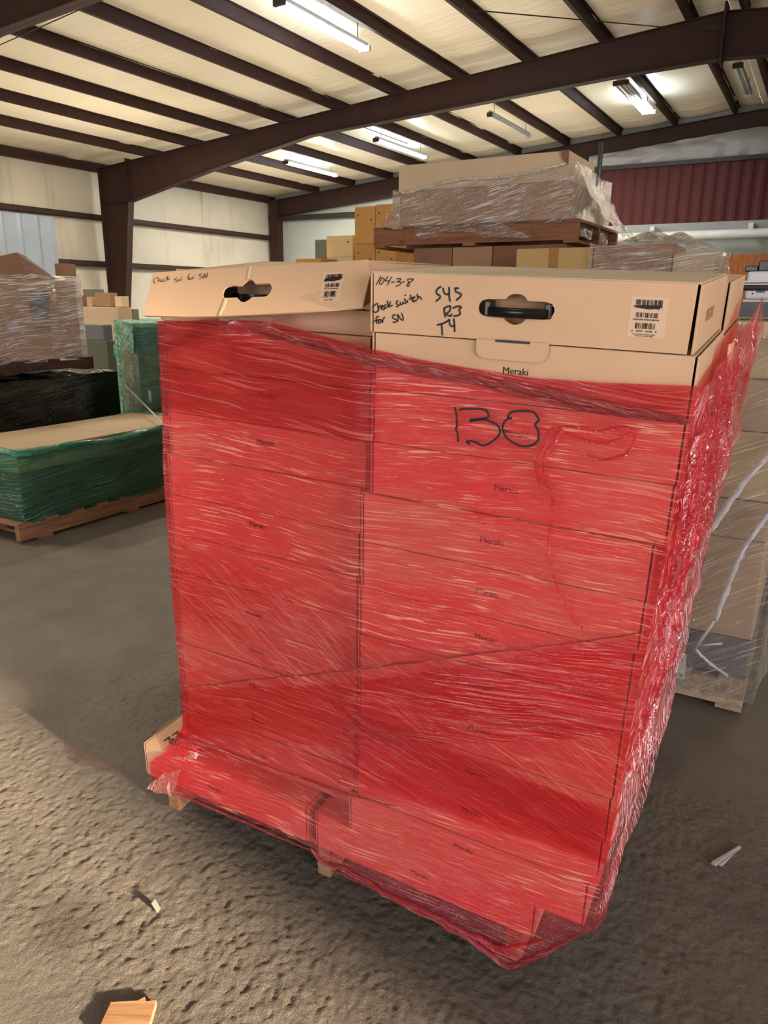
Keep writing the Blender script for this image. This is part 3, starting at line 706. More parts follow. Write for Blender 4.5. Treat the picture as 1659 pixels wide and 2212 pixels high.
me = textmesh('MS120-48', .03); me.transform(Matrix.Translation((w+.0006, .17, .052)) @ RIGHT); obj('printed_text', me, M['cardin'], t1)

# ---- top left carton with a flared open lid
t2 = thing('carton', 'top left kraft carton with torn flared lid and handle hole', 'box', FP @ T(-.615, .085, -.130), 'kraft cartons of the red wrapped pallet')
L2O = Vector((-.615, .085, -.130)); M2 = Matrix.Translation(-L2O)
zt = .088
bm = BM(); box(bm, -.012, .588, .012, .016, .0, .05, .001); box(bm, -.008, -.004, .02, .45, 0, zt); box(bm, .58, .584, .02, .45, 0, zt); box(bm, 0, .58, .446, .45, 0, zt); box(bm, 0, .58, .016, .45, 0, .004); obj('body', bm, M['card'], t2)
bm = BM(); box(bm, .004, .572, .06, .064, .004, .116); obj('inner_panel', bm, M['card'], t2)['label'] = 'darker inner board seen through the handle hole'
A = pf(331, 590, .095); B = pf(796, 562, .095); Cc = pf(313, 683, .02)
nrm = (B-A).cross(Cc-A).normalized()
if nrm.y > 0: nrm = -nrm
def LP(px, py, off=0): return pl(px, py, A, nrm)+nrm*off
D = LP(783, 666)
ex = (B-A).normalized(); ey = nrm.cross(ex).normalized()
def uvp(px, py): q = LP(px, py)-A; return (q.dot(ex), q.dot(ey))
lh = [(481.8, 635.6), (485, 625), (492, 620), (504, 617), (522, 618), (529, 611), (537.5, 605), (544, 605), (549, 609), (553, 614.5), (575.5, 613), (583, 613), (587, 618), (588.5, 624), (585.6, 632), (580, 639), (573, 642), (546, 643), (537.5, 650), (528, 654), (520.6, 652), (516.4, 647), (513, 643.6), (487, 645), (482.7, 640.6)]
outl = [(331, 590), (430, 584), (535, 579), (537, 577), (545, 577), (548, 578), (680, 569), (796, 562), (801, 589), (783, 666), (640, 676), (560, 680), (470, 684), (400, 685), (313, 683)]
me = plate([uvp(*p) for p in outl][::-1], [[uvp(*p) for p in lh]], A, ex, ey, .004); me.transform(M2); lidp = obj('lid_front', me, M['card'], t2)
Ll = lambda px, py, off=0.003: LP(px, py, off)-L2O
# tear above and crushed edge below the handle hole
for pts, nm in (([(541, 577), (545, 577), (541, 604), (536, 606)], 'torn_edge'), ([(474, 684), (489, 646), (494, 646), (488, 664), (478, 684)], 'torn_edge')):
    bm = BM(); slab(bm, [Ll(*p) for p in pts], nrm*.0015); obj(nm, bm, M['cream'], lidp)
E_ = pl(972, 572, (B.x, 0, 0), (1, 0, 0)); G_ = Vector((A.x+.01, E_.y, E_.z-.005))
bm = BM(); slab(bm, [A-L2O, B-L2O, E_-L2O, G_-L2O], Vector((0, 0, -.004))); obj('lid_top', bm, M['card'], t2)
B2 = B+Vector((0, .012, -.004)); bm = BM(); slab(bm, [B2-L2O, E_-L2O, E_-L2O+Vector((0, 0, -.06)), B2-L2O+Vector((0, .05, -.085))], Vector((-.004, 0, 0))); obj('lid_side', bm, M['card'], t2)
F1 = LP(801, 589); bm = BM(); slab(bm, [B-L2O, F1-L2O+Vector((.0, .004, 0)), B2-L2O+Vector((.0, .07, -.03))], Vector((-.003, 0, 0))); obj('corner_flap', bm, M['card'], t2)
F2 = LP(783, 666); F3 = LP(797, 640); bm = BM(); slab(bm, [F2-L2O, F3-L2O+Vector((.006, .03, .0)), F2-L2O+Vector((.02, .035, -.012))], Vector((0, .002, 0))); obj('corner_flap', bm, M['card'], t2)
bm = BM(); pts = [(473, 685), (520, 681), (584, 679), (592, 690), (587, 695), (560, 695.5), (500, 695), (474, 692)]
slab(bm, [pf(*p, .035)-L2O for p in pts], Vector((0, .003, 0))); obj('tuck_tab', bm, M['brown'], t2)['label'] = 'shaded brown tuck tab below the torn lid'  # darker brown board colour stands in for the shade under the lid
bm = BM(); ribbon(bm, [pf(501, 680.5, .03)-L2O, pf(548, 679.5, .03)-L2O], .004, (0, -1, 0)); ribbon(bm, [pf(593, 688, .08)-L2O, pf(607, 687, .08)-L2O], .005, (0, -1, 0), .03); obj('tab_slot_shade', bm, M['darksteel'], t2)  # dark flat strips in place of shaded openings
W4 = [[(190, 190), (135, 220), (110, 270), (125, 325), (150, 330)], [(220, 180), (225, 240), (228, 300), (245, 255), (270, 260), (280, 290)], [(310, 230), (300, 270), (310, 295), (345, 290)], [(405, 210), (360, 250), (370, 295), (410, 280)], [(445, 150), (455, 215), (465, 270)], [(495, 165), (460, 220), (520, 240)], [(720, 190), (650, 220), (645, 245), (710, 265), (720, 290), (660, 315)], [(745, 265), (760, 240), (785, 250), (790, 275), (820, 240), (825, 175)], [(1040, 100), (1000, 120), (985, 180), (995, 250)], [(975, 210), (1030, 185)], [(1030, 210), (1020, 245), (1060, 240), (1075, 215)], [(1090, 205), (1100, 225), (1115, 190), (1140, 155)], [(1345, 90), (1280, 115), (1275, 145), (1340, 165), (1345, 195), (1280, 225)], [(1380, 220), (1405, 100), (1440, 190), (1465, 185), (1478, 80)]]
strokes(lidp, W4, 325, 585, 11.85, .0017, lambda x, y: Ll(x, y, .0025), nrm)
bm = BM(); slab(bm, [Ll(701, 591, .0022), Ll(748, 588, .0022), Ll(736, 653, .0022), Ll(688, 656, .0022)], nrm*.0003); s2 = obj('barcode_sticker', bm, M['sticker'], lidp)
def bc2(px, py, w_, h_, seed, n, slant=.18):
    r = random.Random(seed); bm = BM(); tot = [r.choice((1, 1, 2, 3)) for _ in range(n)]; S = sum(tot); acc = 0
    for i, k_ in enumerate(tot):
        if i % 2 == 0:
            x0, x1 = px+w_*acc/S, px+w_*(acc+k_)/S; dy0, dy1 = -w_*.06*acc/S, -w_*.06*(acc+k_)/S
            slab(bm, [Ll(x0, py+dy0, .0028), Ll(x1, py+dy1, .0028), Ll(x1-h_*slant, py+h_+dy1, .0028), Ll(x0-h_*slant, py+h_+dy0, .0028)], nrm*.0003)
        acc += k_
    obj('barcode', bm, M['print'], s2)
bc2(707, 595.5, 36, 9, 3, 40); bc2(705, 615, 30, 8, 5, 36); bc2(703, 631.5, 26, 10.5, 9, 30)
bm = BM(); slab(bm, [Ll(*p, .0032) for p in [(701, 611), (704, 604), (720, 600), (742, 600), (737, 606), (722, 609.5), (704, 610)]], nrm*.0004); obj('scribble', bm, M['purple'], s2)
for s, px, py, sz in (('PN(NUM): MS120-48-HW', 716, 625.5, .0030), ('8   10979   01789   8', 712.5, 643.5, .0036), ('Made in Taiwan', 711, 649.5, .0034)):
    me = textmesh(s, sz); q = Ll(px, py, .003); me.transform(Matrix(((ex.x, -ey.x if ey.z < 0 else ey.x, nrm.x, q.x), (ex.y, -ey.y if ey.z < 0 else ey.y, nrm.y, q.y), (ex.z, -ey.z if ey.z < 0 else ey.z, nrm.z, q.z), (0, 0, 0, 1)))); obj('printed_text', me, M['print'], s2)
a, b = pf(499, 624, .13)-L2O, pf(590, 655, .13)-L2O
hd2 = obj('handle', grid(lambda u, v: Vector((lerp(a.x, b.x, u), .052-.025*math.sin(PI*min(1, max(0, u))), lerp(b.z, a.z-.008, v))), 20, 3), M['bplastic'], t2, True)
bm = BM(); box(bm, a.x-.006, a.x+.008, .03, .06, b.z, a.z+.004, .002); obj('handle_post', bm, M['bplastic'], hd2)

# ---- red stretch film
rf = thing('stretch_film', 'red stretch film wrapped round the stacks of kraft cartons in front', 'plastic wrap', FP)
def corners(z):                                     # film path corners at height z: rear left, front left, mid, front right, rear right
    fl = Vector((interp(z, [(-1.58, -.70), (-1.44, -.735), (-1.40, -.738), (-1.36, -.70), (-1.338, -.668), (-1.30, -.654), (-1.0, -.655), (-.70, -.650), (-.50, -.645), (-.36, -.630), (-.13, -.617)]), interp(z, [(-1.42, .006), (-1.34, .0), (-1.28, .078), (-.1, .078)])))
    mid = Vector((interp(z, [(-1.4, -.17), (-1.338, -.10), (-1.2, -.068), (-.6, -.045), (-.1, -.02)]), -.009))
    fr = Vector((interp(z, [(-1.58, .549), (-1.36, .552), (-1.2, .564), (-.7, .578), (-.3, .597), (0, .602)]), -.009))
    rr = Vector((interp(z, [(-1.58, .57), (-1.4, .57), (-.9, .60), (-.3, .640), (0, .645)]), 1.0))
    rl = Vector((-.69, 1.02))
    return fl, mid, fr, rr, rl
SL = {'front': (0, 2), 'right': (2, 3)}
def path(s, z):
    """s in [0,1): front-left -> mid (0..0.5), mid -> front-right (0.5..1), right side 1..2, rear 2..3, left 3..4"""
    fl, mid, fr, rr, rl = corners(z); pts = [fl, mid, fr, rr, rl, fl]
    ss = [0, .46, 1, 2, 3, 4]
    for i in range(5):
        if s <= ss[i+1]+1e-9:
            t = (s-ss[i])/(ss[i+1]-ss[i]); p = pts[i].lerp(pts[i+1], t); return p
def sagx(p, z, s, off, seed, amp=.004):
    n = tb((p.x*3, p.y*3, z*14), 1.0, seed)*amp
    q = Vector((p.x, p.y, z))
    if s <= 1: q.y -= off+abs(n)
    elif s <= 2: q.x += off+abs(n)*2
    elif s <= 3: q.y += off
    else: q.x -= off
    return q
def band(name, s0, s1, zlo, zhi, off, mat, nu=80, nv=40, seed=1, amp=.004, label=None):
    """zlo / zhi: functions of s"""
    LEN = lambda s: s*1.26 if s <= 1 else 1.26+(s-1)
    def fn(u, v):
        s = lerp(s0, s1, u); z = lerp(zlo(s), zhi(s), v)
        return sagx(path(s, z), z, s, off, seed, amp)
    bm = grid(fn, nu, nv, lambda u, v: (LEN(lerp(s0, s1, u)), lerp(zlo(lerp(s0, s1, u)), zhi(lerp(s0, s1, u)), v)))
    o = obj(name, bm, M[mat], rf, True)
    if label: o['label'] = label
    return o
def s_of(px, py):                                    # film parameter under a photo pixel on the front
    y = 0.0
    for _ in range(6):
        q = pf(px, py, y); fl, mid, fr, rr, rl = corners(q.z)
        s = .46*(q.x-fl.x)/(mid.x-fl.x) if q.x < mid.x else .46+.54*(q.x-mid.x)/(fr.x-mid.x)
        y = path(min(1, max(0, s)), q.z).y
    return s, q.z
def tab_from(pxs): return sorted(s_of(*p) for p in pxs)
TOP = tab_from([(357, 694), (430, 692), (500, 690), (570, 694), (640, 708), (720, 731), (800, 752), (900, 775), (1000, 793), (1150, 816), (1300, 826), (1497, 833)])
TOPR = [(1.0, TOP[-1][1]), (1.2, -.15), (1.45, -.125), (1.62, -.09), (1.80, -.06), (1.86, -.07), (2.0, -.15), (3, -.15), (3.3, -.13), (4, -.13)]
zhi = lambda s: interp(s, TOP) if s <= 1 else interp(s, TOPR)
LPX = [(332, 1700), (372, 1706), (427, 1725), (476, 1746), (577, 1788), (675, 1830), (700, 1858), (745, 1872), (860, 1940), (960, 1992), (1010, 2022), (1060, 2055), (1100, 2086), (1150, 2064), (1200, 2044), (1262, 2008)]
LOW = tab_from(LPX)+[(1.06, -1.36), (1.3, -1.42), (2, -1.45), (4, -1.45)]
zlo = lambda s: interp(s, LOW)
band('film_sheet', 0, 1, zlo, zhi, .0, 'red', 120, 90, 1)
band('film_side', 1, 2, zlo, zhi, .0, 'redside', 60, 90, 2, .012, 'crumpled red film on the right side')
band('film_side', 2, 4, lambda s: -1.35, zhi, .0, 'redback', 40, 20, 3)
# overlapping turns of the film
U2 = tab_from([(357, 760), (480, 715), (540, 712), (640, 745), (800, 790), (900, 812), (1000, 826), (1200, 855), (1350, 882), (1490, 908)])
band('film_turn', .0, 1, lambda s: interp(s, U2), zhi, .0035, 'redup', 90, 16, 4, .008, 'darker upper turn of red film')
def ln(p0, p1): (a, za), (b, zb_) = s_of(*p0), s_of(*p1); return lambda s: za+(zb_-za)*(s-a)/(b-a)
d_hi, d_lo = ln((372, 1165), (1300, 1560)), ln((385, 1320), (1300, 1860))
band('film_turn', 0, 1, lambda s: max(zlo(s), d_lo(s)), d_hi, .0025, 'reddiag', 90, 40, 5, .003, 'turn of red film falling to the right')
r_hi, r_lo = ln((405, 1490), (1420, 1368)), ln((405, 1585), (1340, 1590))
band('film_turn', 0, 1, r_lo, r_hi, .0045, 'redlow', 90, 30, 6, .003, 'darker turn of red film rising to the right')
e_hi, e_lo = ln((770, 1545), (1330, 1755)), ln((770, 1690), (1310, 1865))
band('film_turn', .462, 1, e_lo, e_hi, .0055, 'redstripe', 60, 20, 7, .002, 'deep red doubled stripe of film low on the right')
u_hi, u_lo = ln((357, 700), (805, 790)), ln((362, 880), (805, 960))
band('film_turn', 0, .5, u_lo, lambda s: min(u_hi(s), interp(s, U2)+.02), .0045, 'redup', 60, 20, 8, .003, 'dark turn of red film at the upper left')
# rolled film edge crossing under the top right carton
def frontpt(px, py, off):
    s, z = s_of(px, py); p = path(s, z); return Vector((p.x, p.y-off, z))
def rope(pxs, r, mat, seed, label=None, off=.012, n=9, flat=.6):
    pts = smoothpts([frontpt(x, y, off) for x, y in pxs], n)
    pts = [p+Vector((tb(p, 30, seed)*r*.4, 0, tb(p, 22, seed+3)*r*.6)) for p in pts]
    bm = BM(); tube(bm, pts, r, 10, True, lambda t, k_: (.55+.6*abs(tb((t*26, k_*6.28, seed), 1.0, seed)))*(1-.75*abs(2*t-1)**6), .16)
    o = obj('film_roll', bm, M[mat], rf, True)
    if label: o['label'] = label
rope([(480, 700), (540, 705), (640, 728), (740, 752), (820, 772), (930, 795), (1020, 812), (1100, 832), (1200, 852), (1300, 872), (1390, 890), (1470, 905), (1495, 906)], .011, 'redrope', 1, 'dark rolled edge of red film crossing under the lid')
rope([(560, 700), (700, 742), (830, 778), (960, 806), (1080, 838), (1200, 866), (1330, 890), (1485, 907)], .006, 'redrope', 2)
rope([(500, 698), (620, 733), (760, 768), (880, 796), (1000, 822)], .006, 'redrope', 5)
rope([(405, 1480), (480, 1472), (560, 1462), (680, 1452), (780, 1440), (900, 1425), (1050, 1405), (1200, 1388), (1420, 1368)], .0032, 'redrope', 3)
rope([(395, 1580), (450, 1602), (560, 1640), (660, 1676), (770, 1712), (860, 1735)], .0042, 'redrope', 4)
# twisted loose strands on the right half
def strand(pxs, r, seed, mat='redcrumple', off=.007):
    pts = smoothpts([frontpt(x, y, off) for x, y in pxs], 8)
    pts = [p+Vector((tb(p, 60, seed)*.003, 0, tb(p, 60, seed+5)*.003)) for p in pts]
    bm = BM(); tube(bm, pts, r*1.5, 7, True, lambda t, k_: .5+.9*abs(tb((t*30, k_*6.28, seed), 1.0, seed)), .5); obj('film_strand', bm, M[mat], rf, True)
strand([(1192, 925), (1180, 960), (1160, 1000), (1165, 1030), (1185, 1050), (1196, 1090), (1195, 1130), (1188, 1160), (1186, 1200), (1192, 1225), (1205, 1260), (1222, 1300), (1240, 1335), (1262, 1355)], .0022, 11)
strand([(1215, 925), (1200, 950), (1178, 985), (1180, 1020), (1190, 1050), (1200, 1070), (1198, 1092)], .0035, 12)
strand([(1165, 1000), (1160, 1030), (1172, 1050), (1168, 1080)], .0022, 13)
strand([(1190, 925), (1240, 920), (1300, 928), (1350, 920), (1372, 945), (1350, 980), (1310, 990), (1270, 985)], .0026, 14)
strand([(1225, 935), (1270, 950), (1320, 955), (1365, 930)], .0022, 16)
# crumples: small gathered patches of film
def crumple(pxs, off, amp, seed, mat='redcrumple', nu=30, nv=24, fn=None, name='film_crumple', f=26):
    """pxs: four corners (photo pixels) clockwise from top left"""
    P = [fn(*p) if fn else frontpt(*p, off) for p in pxs]
    def g(u, v):
        q = P[0].lerp(P[1], u).lerp(P[3].lerp(P[2], u), 1-v) if False else (P[0].lerp(P[1], u)).lerp(P[3].lerp(P[2], u), 1-v)
        e = min(1, 6*min(u, 1-u), 6*min(v, 1-v))
        d = amp*(abs(tb(q, f, seed))+.5*tb(q, f*2.3, seed+1))
        j = .006*(1-e)
        return q+Vector((tb(q, 50, seed+2)*j, -abs(d)*e, tb(q, 50, seed+4)*j))
    return obj(name, grid(g, nu, nv), M[mat], rf, True)
crumple([(480, 695), (600, 697), (590, 730), (470, 712)], .010, .016, 24)
# crumpled bundle hanging down the front right corner
def fr_pt(py, side, off):                              # along the front right corner edge
    z = py; fl, mid, fr, rr, rl = corners(z); return Vector((fr.x+off, fr.y+side, z))
def bundle(zs, w0, w1, y0, y1, amp, seed, nu=26, nv=120, f=34, name='film_crumple', mat='redcrumple', xo=.012):
    def g(u, v):
        z = lerp(zs[0], zs[1], v); fl, mid, fr, rr, rl = corners(z)
        wv = .5+.5*math.sin(PI*min(1, max(0, v)))
        x = fr.x+xo+lerp(w0, w1, u)*1.0
        y = lerp(y0, y1, u)
        q = Vector((x, y, z))
        n1 = 1-abs(tb((x, y*1.2, z*.28), f, seed))*2; n2 = 1-abs(tb((x, y*1.4+z*.3, z*.45), f*2.1, seed+7))*2; n3 = tb((x, y, z), f*.35, seed+3)
        d = (max(0, n1)**2*.6+max(0, n2)**2*.4+.8*n3)*amp*wv
        return q+Vector((d, -.5*d, tb(q, 20, seed+9)*.008))
    return obj(name, grid(g, nu, nv, lambda u, v: (u*.3, v)), M[mat], rf, True)
bundle((-.95, -.24), -.010, .016, -.008, .16, .018, 31, 50, 180, 24)
bundle((-.52, -.15), .0, .024, .02, .30, .020, 33, 60, 120, 20)
bundle((-.34, -.12), .004, .022, .25, .92, .014, 35, 80, 50, 18)
# torn flap of film at the lower left corner and skirt at the pallet foot
LF = lambda px, py: pf(px, py, -.012)
def flap(pts, nu, nv, amp, seed, mat, name, uvs=1):
    P = [Vector(p) for p in pts]
    def g(u, v):
        q = (P[0].lerp(P[1], u)).lerp(P[3].lerp(P[2], u), v)
        return q+Vector((tb(q, 28, seed)*amp, tb(q, 22, seed+2)*amp*1.2, tb(q, 30, seed+4)*amp))
    return obj(name, grid(g, nu, nv), M[mat], rf, True)
flap([pf(352, 1672, -.012), pf(392, 1660, -.012), pf(372, 1722, -.014), pf(316, 1703, -.035)], 20, 20, .006, 43, 'redtorn', 'film_flap')
flap([pf(394, 1574, .07), pf(440, 1596, .07), pf(425, 1640, .01), pf(380, 1640, .0)], 20, 24, .004, 44, 'redtorn', 'film_flap')
rope(LPX[:6], .005, 'redcrumple', 8)
rope(LPX[5:], .010, 'redrope', 9, 'gathered lower edge of red film', .006)
rope([(720, 1872), (800, 1905), (900, 1950), (1000, 2000), (1060, 2036), (1110, 2062)], .007, 'redcrumple', 10)
rope([(1030, 2010), (1080, 2040), (1130, 2035), (1180, 2020)], .008, 'redcrumple', 12)
# number written on the film
W5 = [[(155, 140), (180, 230), (185, 320), (190, 400), (175, 470), (200, 520), (205, 640)], [(235, 175), (280, 160), (450, 160), (610, 175), (650, 220), (660, 270), (600, 300), (390, 320)], [(390, 345), (560, 320), (700, 350), (800, 410), (830, 480), (820, 540), (760, 610), (660, 680), (570, 705), (490, 670), (410, 640), (330, 650), (380, 680)], [(1000, 300), (950, 280), (1000, 210), (1130, 190), (1310, 200), (1380, 260), (1410, 330), (1360, 380), (1370, 430), (1400, 480), (1405, 610), (1330, 690), (1200, 720), (1080, 690), (950, 610), (890, 520), (870, 440), (900, 350), (960, 300)]]
strokes(rf, W5, 960, 860, 6.9125, .0042, lambda x, y: pf(x, y, -.016), (0, -1, 0))

# ------------------------------------------------------------------ generic wrapped load
def wrap(label, x0, x1, y0, y1, z0, z1, mat, off=.02, amp=.03, seed=1, z0f=None, z1f=None, group='film wrapped loads', mat2=None, rope_mat=None, sides='fblr', f=3.0, m4=None):
    t = thing('stretch_film', label, 'plastic wrap', m4 if m4 is not None else T(0, 0, 0), group)
    a, b, c, d = x0-off, x1+off, y0-off, y1+off
    S = {'f': ((a, c), (b, c)), 'r': ((b, c), (b, d)), 'b': ((b, d), (a, d)), 'l': ((a, d), (a, c))}
    for s in sides:
        p, q = S[s]; L = math.hypot(q[0]-p[0], q[1]-p[1])
        nv_ = Vector((q[1]-p[1], -(q[0]-p[0]), 0)).normalized()
        def g(u, v, p=p, q=q, nv_=nv_):
            x, y = lerp(p[0], q[0], u), lerp(p[1], q[1], u)
            za = z0f(x, y) if z0f else z0; zb2 = z1f(x, y) if z1f else z1
            z = lerp(za, zb2, v)
            e = min(1, 5*min(u, 1-u))
            return Vector((x, y, z))+nv_*(abs(tb((x, y, z*2.5), f, seed))*amp*e)+Vector((0, 0, tb((x, y, 0), 6, seed)*.02 if v in (0, 1) else 0))
        bm = grid(g, 40, 30, lambda u, v, L=L: (u*L, lerp(z0, z1, v)))
        obj('film_sheet', bm, M[mat2 if (mat2 and s in 'rl') else mat], t, True)
    if rope_mat:
        pts = []
        for s in ('l', 'f', 'r', 'b'):
            if s not in sides: continue
            p, q = S[s]
            for i in range(10):
                x, y = lerp(p[0], q[0], i/10), lerp(p[1], q[1], i/10); zb2 = z1f(x, y) if z1f else z1
                pts.append((x, y, zb2-.02+.02*tb((x, y, 1), 3, seed)))
        bm = BM(); tube(bm, pts, .022, 8, True, lambda t_, k_: .7+.7*abs(tb((t_*30, k_*6, seed), 1, seed)), .3); obj('film_roll', bm, M[rope_mat], t, True)
    return t
def cbox(label, x0, x1, y0, y1, z0, z1, mat='brown', group=None, name='cardboard_box', tape=False, flapz=0, rz=0, cat='box', bev=.006, tapemat='tape', m4=None):
    cx, cy = (x0+x1)/2, (y0+y1)/2
    t = thing(name, label, cat, m4 if m4 is not None else T(cx, cy, z0, rz), group)
    w_, d_, h_ = (x1-x0)/2, (y1-y0)/2, z1-z0
    bm = BM(); box(bm, -w_, w_, -d_, d_, 0, h_-.004, bev); obj('body', bm, M[mat], t)
    bm = BM(); box(bm, -w_+.003, w_-.003, -d_+.003, -.004, h_-.005, h_); obj('flap', bm, M[mat], t)
    bm = BM(); box(bm, -w_+.003, w_-.003, .004, d_-.003, h_-.005, h_); obj('flap', bm, M[mat], t)
    if tape:
        bm = BM(); box(bm, -.03, .03, -d_-.0012, d_+.0012, h_*.45, h_+.0015) if tape == 'y' else box(bm, -w_-.0012, w_+.0012, -.03, .03, h_*.6, h_+.0015); obj('tape', bm, M[tapemat], t)
    return t

# ------------------------------------------------------------------ left: green wrapped low pallet
G1 = 'left hand wrapped pallets'
pallet('long wooden pallet under the low green wrapped load', -4.72, 2.62, 0, .72, 1.62, .125, along='y', ns=3, nd=9, wm='redwood')
GW = 'boards of the low green wrapped load'
cbox('lower flat board carton in the low green wrapped load', -4.68, -4.02, 2.68, 4.16, .127, .28, 'darkboard', GW)
cbox('middle flat board carton in the low green wrapped load', -4.68, -4.02, 2.68, 4.16, .281, .42, 'darkboard', GW)
cbox('top flat tan carton of the low green wrapped load', -4.68, -4.02, 2.68, 4.16, .421, .555, 'beige', GW)
wrap('green film round the low load on the left floor', -4.68, -4.02, 2.68, 4.16, .10, .585, 'green', .015, .02, 3, rope_mat='greenrope', z1f=lambda x, y: .575-.03*max(0, math.sin((y-2.6)*1.9)))
# tall green load behind it
GK = at(268, 800, y=5.2); GM = Matrix.Translation((GK.x, GK.y, 0)) @ Matrix.Rotation(math.atan2(-.549, .836), 4, 'Z')
pallet('wooden pallet under the tall green wrapped load', 0, 0, 0, 1.15, 1.05, .125, mat4=GM @ Matrix.Translation((-.05, -.03, 0)))
GT = 'cartons in the tall green wrapped load'
for i, (za, zb2, mt, nm) in enumerate(((.127, .50, 'brown2', 'lowest'), (.501, .72, 'brown', 'lower middle'), (.721, .95, 'brown', 'upper middle'), (.951, 1.19, 'darkboard', 'top'))):
    cbox('%s carton in the tall green wrapped load' % nm, -.525, .525, -.48, .48, za, zb2, mt, GT, m4=GM @ Matrix.Translation((.525, .5, za)))
gw = wrap('green film round the tall load behind the low green one', 0, 1.05, .02, .98, .1, 1.23, 'green', .05, .10, 8, mat2='green', f=2.2, m4=GM)
bm = grid(lambda u, v: Vector((lerp(-.05, 1.1, u), lerp(-.03, 1.03, v), 1.21+.05*abs(tb((u*5, v*5, 0), 1.3, 4)))), 16, 16); obj('film_top', bm, M['green'], gw, True)
bm = grid(lambda u, v: Vector((lerp(-.03, 1.05, u), -.045-.03*abs(tb((u*4, v*6, 2), 1.5, 4)), lerp(.98, 1.23, v)+.03*tb((u*3, v, 0), 1.5, 9))), 24, 12); obj('film_turn', bm, M['greenrope'], gw, True)['label'] = 'bright teal top turn of film'
bm = grid(lambda u, v: Vector((lerp(-.20, .03, u)+.05*math.sin(v*7)*(1-u), -.03+.05*tb((u*3, v*6, 2), 1.5, 4), lerp(.2, 1.22, v))), 12, 40); obj('film_flap', bm, M['greenrope'], gw, True)
def gl_(px, py, d=-.055): return pl_m(px, py, GM, d)
def pl_m(px, py, M4, d):
    Mi = M4.inverted(); o = Mi @ CAM; r = Mi.to_3x3() @ ray(px, py); return o+r*((d-o.y)/r.y)
bm = BM(); tube(bm, [gl_(270, 832, -.09), gl_(372, 934, -.12)], .006, 6); obj('strap', bm, M['rope'], gw)['label'] = 'white strap slanting across'
p = gl_(324, 855, .015); bm = BM(); box(bm, p.x-.05, p.x+.05, .012, .016, p.z-.045, p.z+.045); obj('label_sheet', bm, M['pink'], gw)
# black wrapped load carrying a brown load
pallet('wooden pallet under the black wrapped load', -6.75, 2.75, 0, 1.35, 2.0, .125)
cbox('long dark carton inside the black wrapped load', -6.7, -5.45, 2.85, 4.65, .127, .78, 'brown2', 'cartons in the black wrapped load')
bw = wrap('black film round the low load below the clear wrapped brown boxes', -6.7, -5.45, 2.85, 4.65, .1, .8, 'black', .03, .08, 14, f=2.5)
bm = grid(lambda u, v: Vector((lerp(-6.72, -5.43, u), lerp(2.82, 4.68, v), .79+.05*abs(tb((u*4, v*5, 0), 1.6, 6)))), 20, 24); obj('film_top', bm, M['black'], bw, True)
BG = 'brown boxes under clear film on the left'
pallet('wooden pallet carrying the clear wrapped brown boxes, on black load', -6.6, 2.7, .845, 1.2, 1.72, .1, wm='blackwood')
cols = [(2.75, 3.62), (3.63, 4.38)]
for r_, (za, zb2) in enumerate(((.948, 1.2), (1.202, 1.56))):
    for c_, (ya_, yb_) in enumerate(cols):
        cbox('%s brown box at the %s under clear film' % (('lower', 'upper')[r_], ('left', 'right')[c_]), -6.5, -5.48, ya_, yb_, za, zb2, 'lightbrown', BG)
cw = wrap('clear film round the brown boxes at left', -6.5, -5.48, 2.75, 4.38, .88, 1.60, 'clearleft', .03, .06, 17, mat2='clearleft', f=3)
for px, py, w_, h_, mt in ((27, 703, .10, .08, 'pink'), (118, 710, .06, .06, 'pink'), (88, 660, .16, .22, 'greybox')):
    p = at(px, py, x=-5.46); bm = BM(); box(bm, -5.47, -5.462, p.y-w_/2, p.y+w_/2, p.z-h_/2, p.z+h_/2); obj('label_sheet', bm, M[mt], cw)
# bent cardboard lid on top
ob = thing('open_cardboard_box', 'open bent cardboard box on top of the clear wrapped boxes', 'box', T(0, 0, 0))
P_ = lambda px, py, x=-5.5: at(px, py, x=x)
def bent(bm, pts, off): slab(bm, pts, off)
bm = BM(); slab(bm, [P_(-60, 605), P_(-60, 570), P_(36, 547), P_(50, 575), P_(70, 612)], Vector((-.01, 0, 0))); obj('front_flap', bm, M['brown'], ob)
bm = BM(); slab(bm, [P_(36, 547), P_(58, 556, -5.75), P_(122, 603, -5.8), P_(70, 612), P_(50, 575)], Vector((-.01, .005, 0))); obj('inner_flap', bm, M['brown2'], ob)
bm = BM(); slab(bm, [P_(60, 560, -5.82), P_(95, 588, -5.82), P_(80, 600, -5.72), P_(52, 575, -5.72)], Vector((-.01, 0, .0))); obj('lid_flap', bm, M['beige'], ob)
bm = BM(); slab(bm, [P_(-60, 570), P_(36, 547), P_(58, 556, -5.75), P_(-60, 572, -5.9)], Vector((0, 0, .008))); obj('top_flap', bm, M['brown'], ob)
cbox('torn box corner beside the open bent box', *(lambda a: (a.x-.12, a.x, a.y-.10, a.y+.04))(at(160, 600, x=-5.55)), 1.604, 1.70, 'brown', None, rz=.5)
# grey cloth at the picture edge
cl = grid(lambda u, v: Vector((-5.05+.03*tb((u*4, v*3, 0), 1.5, 2)-.06*v, lerp(2.2, 3.02+.22*(1-v), u), lerp(0, .75, v))), 20, 20)
o = obj('grey_cover', cl, M['cloth'], None, True); md = o.modifiers.new('s', 'SOLIDIFY'); md.thickness = .02
tag(o, 'grey cloth cover hanging at the left picture edge', 'cloth')
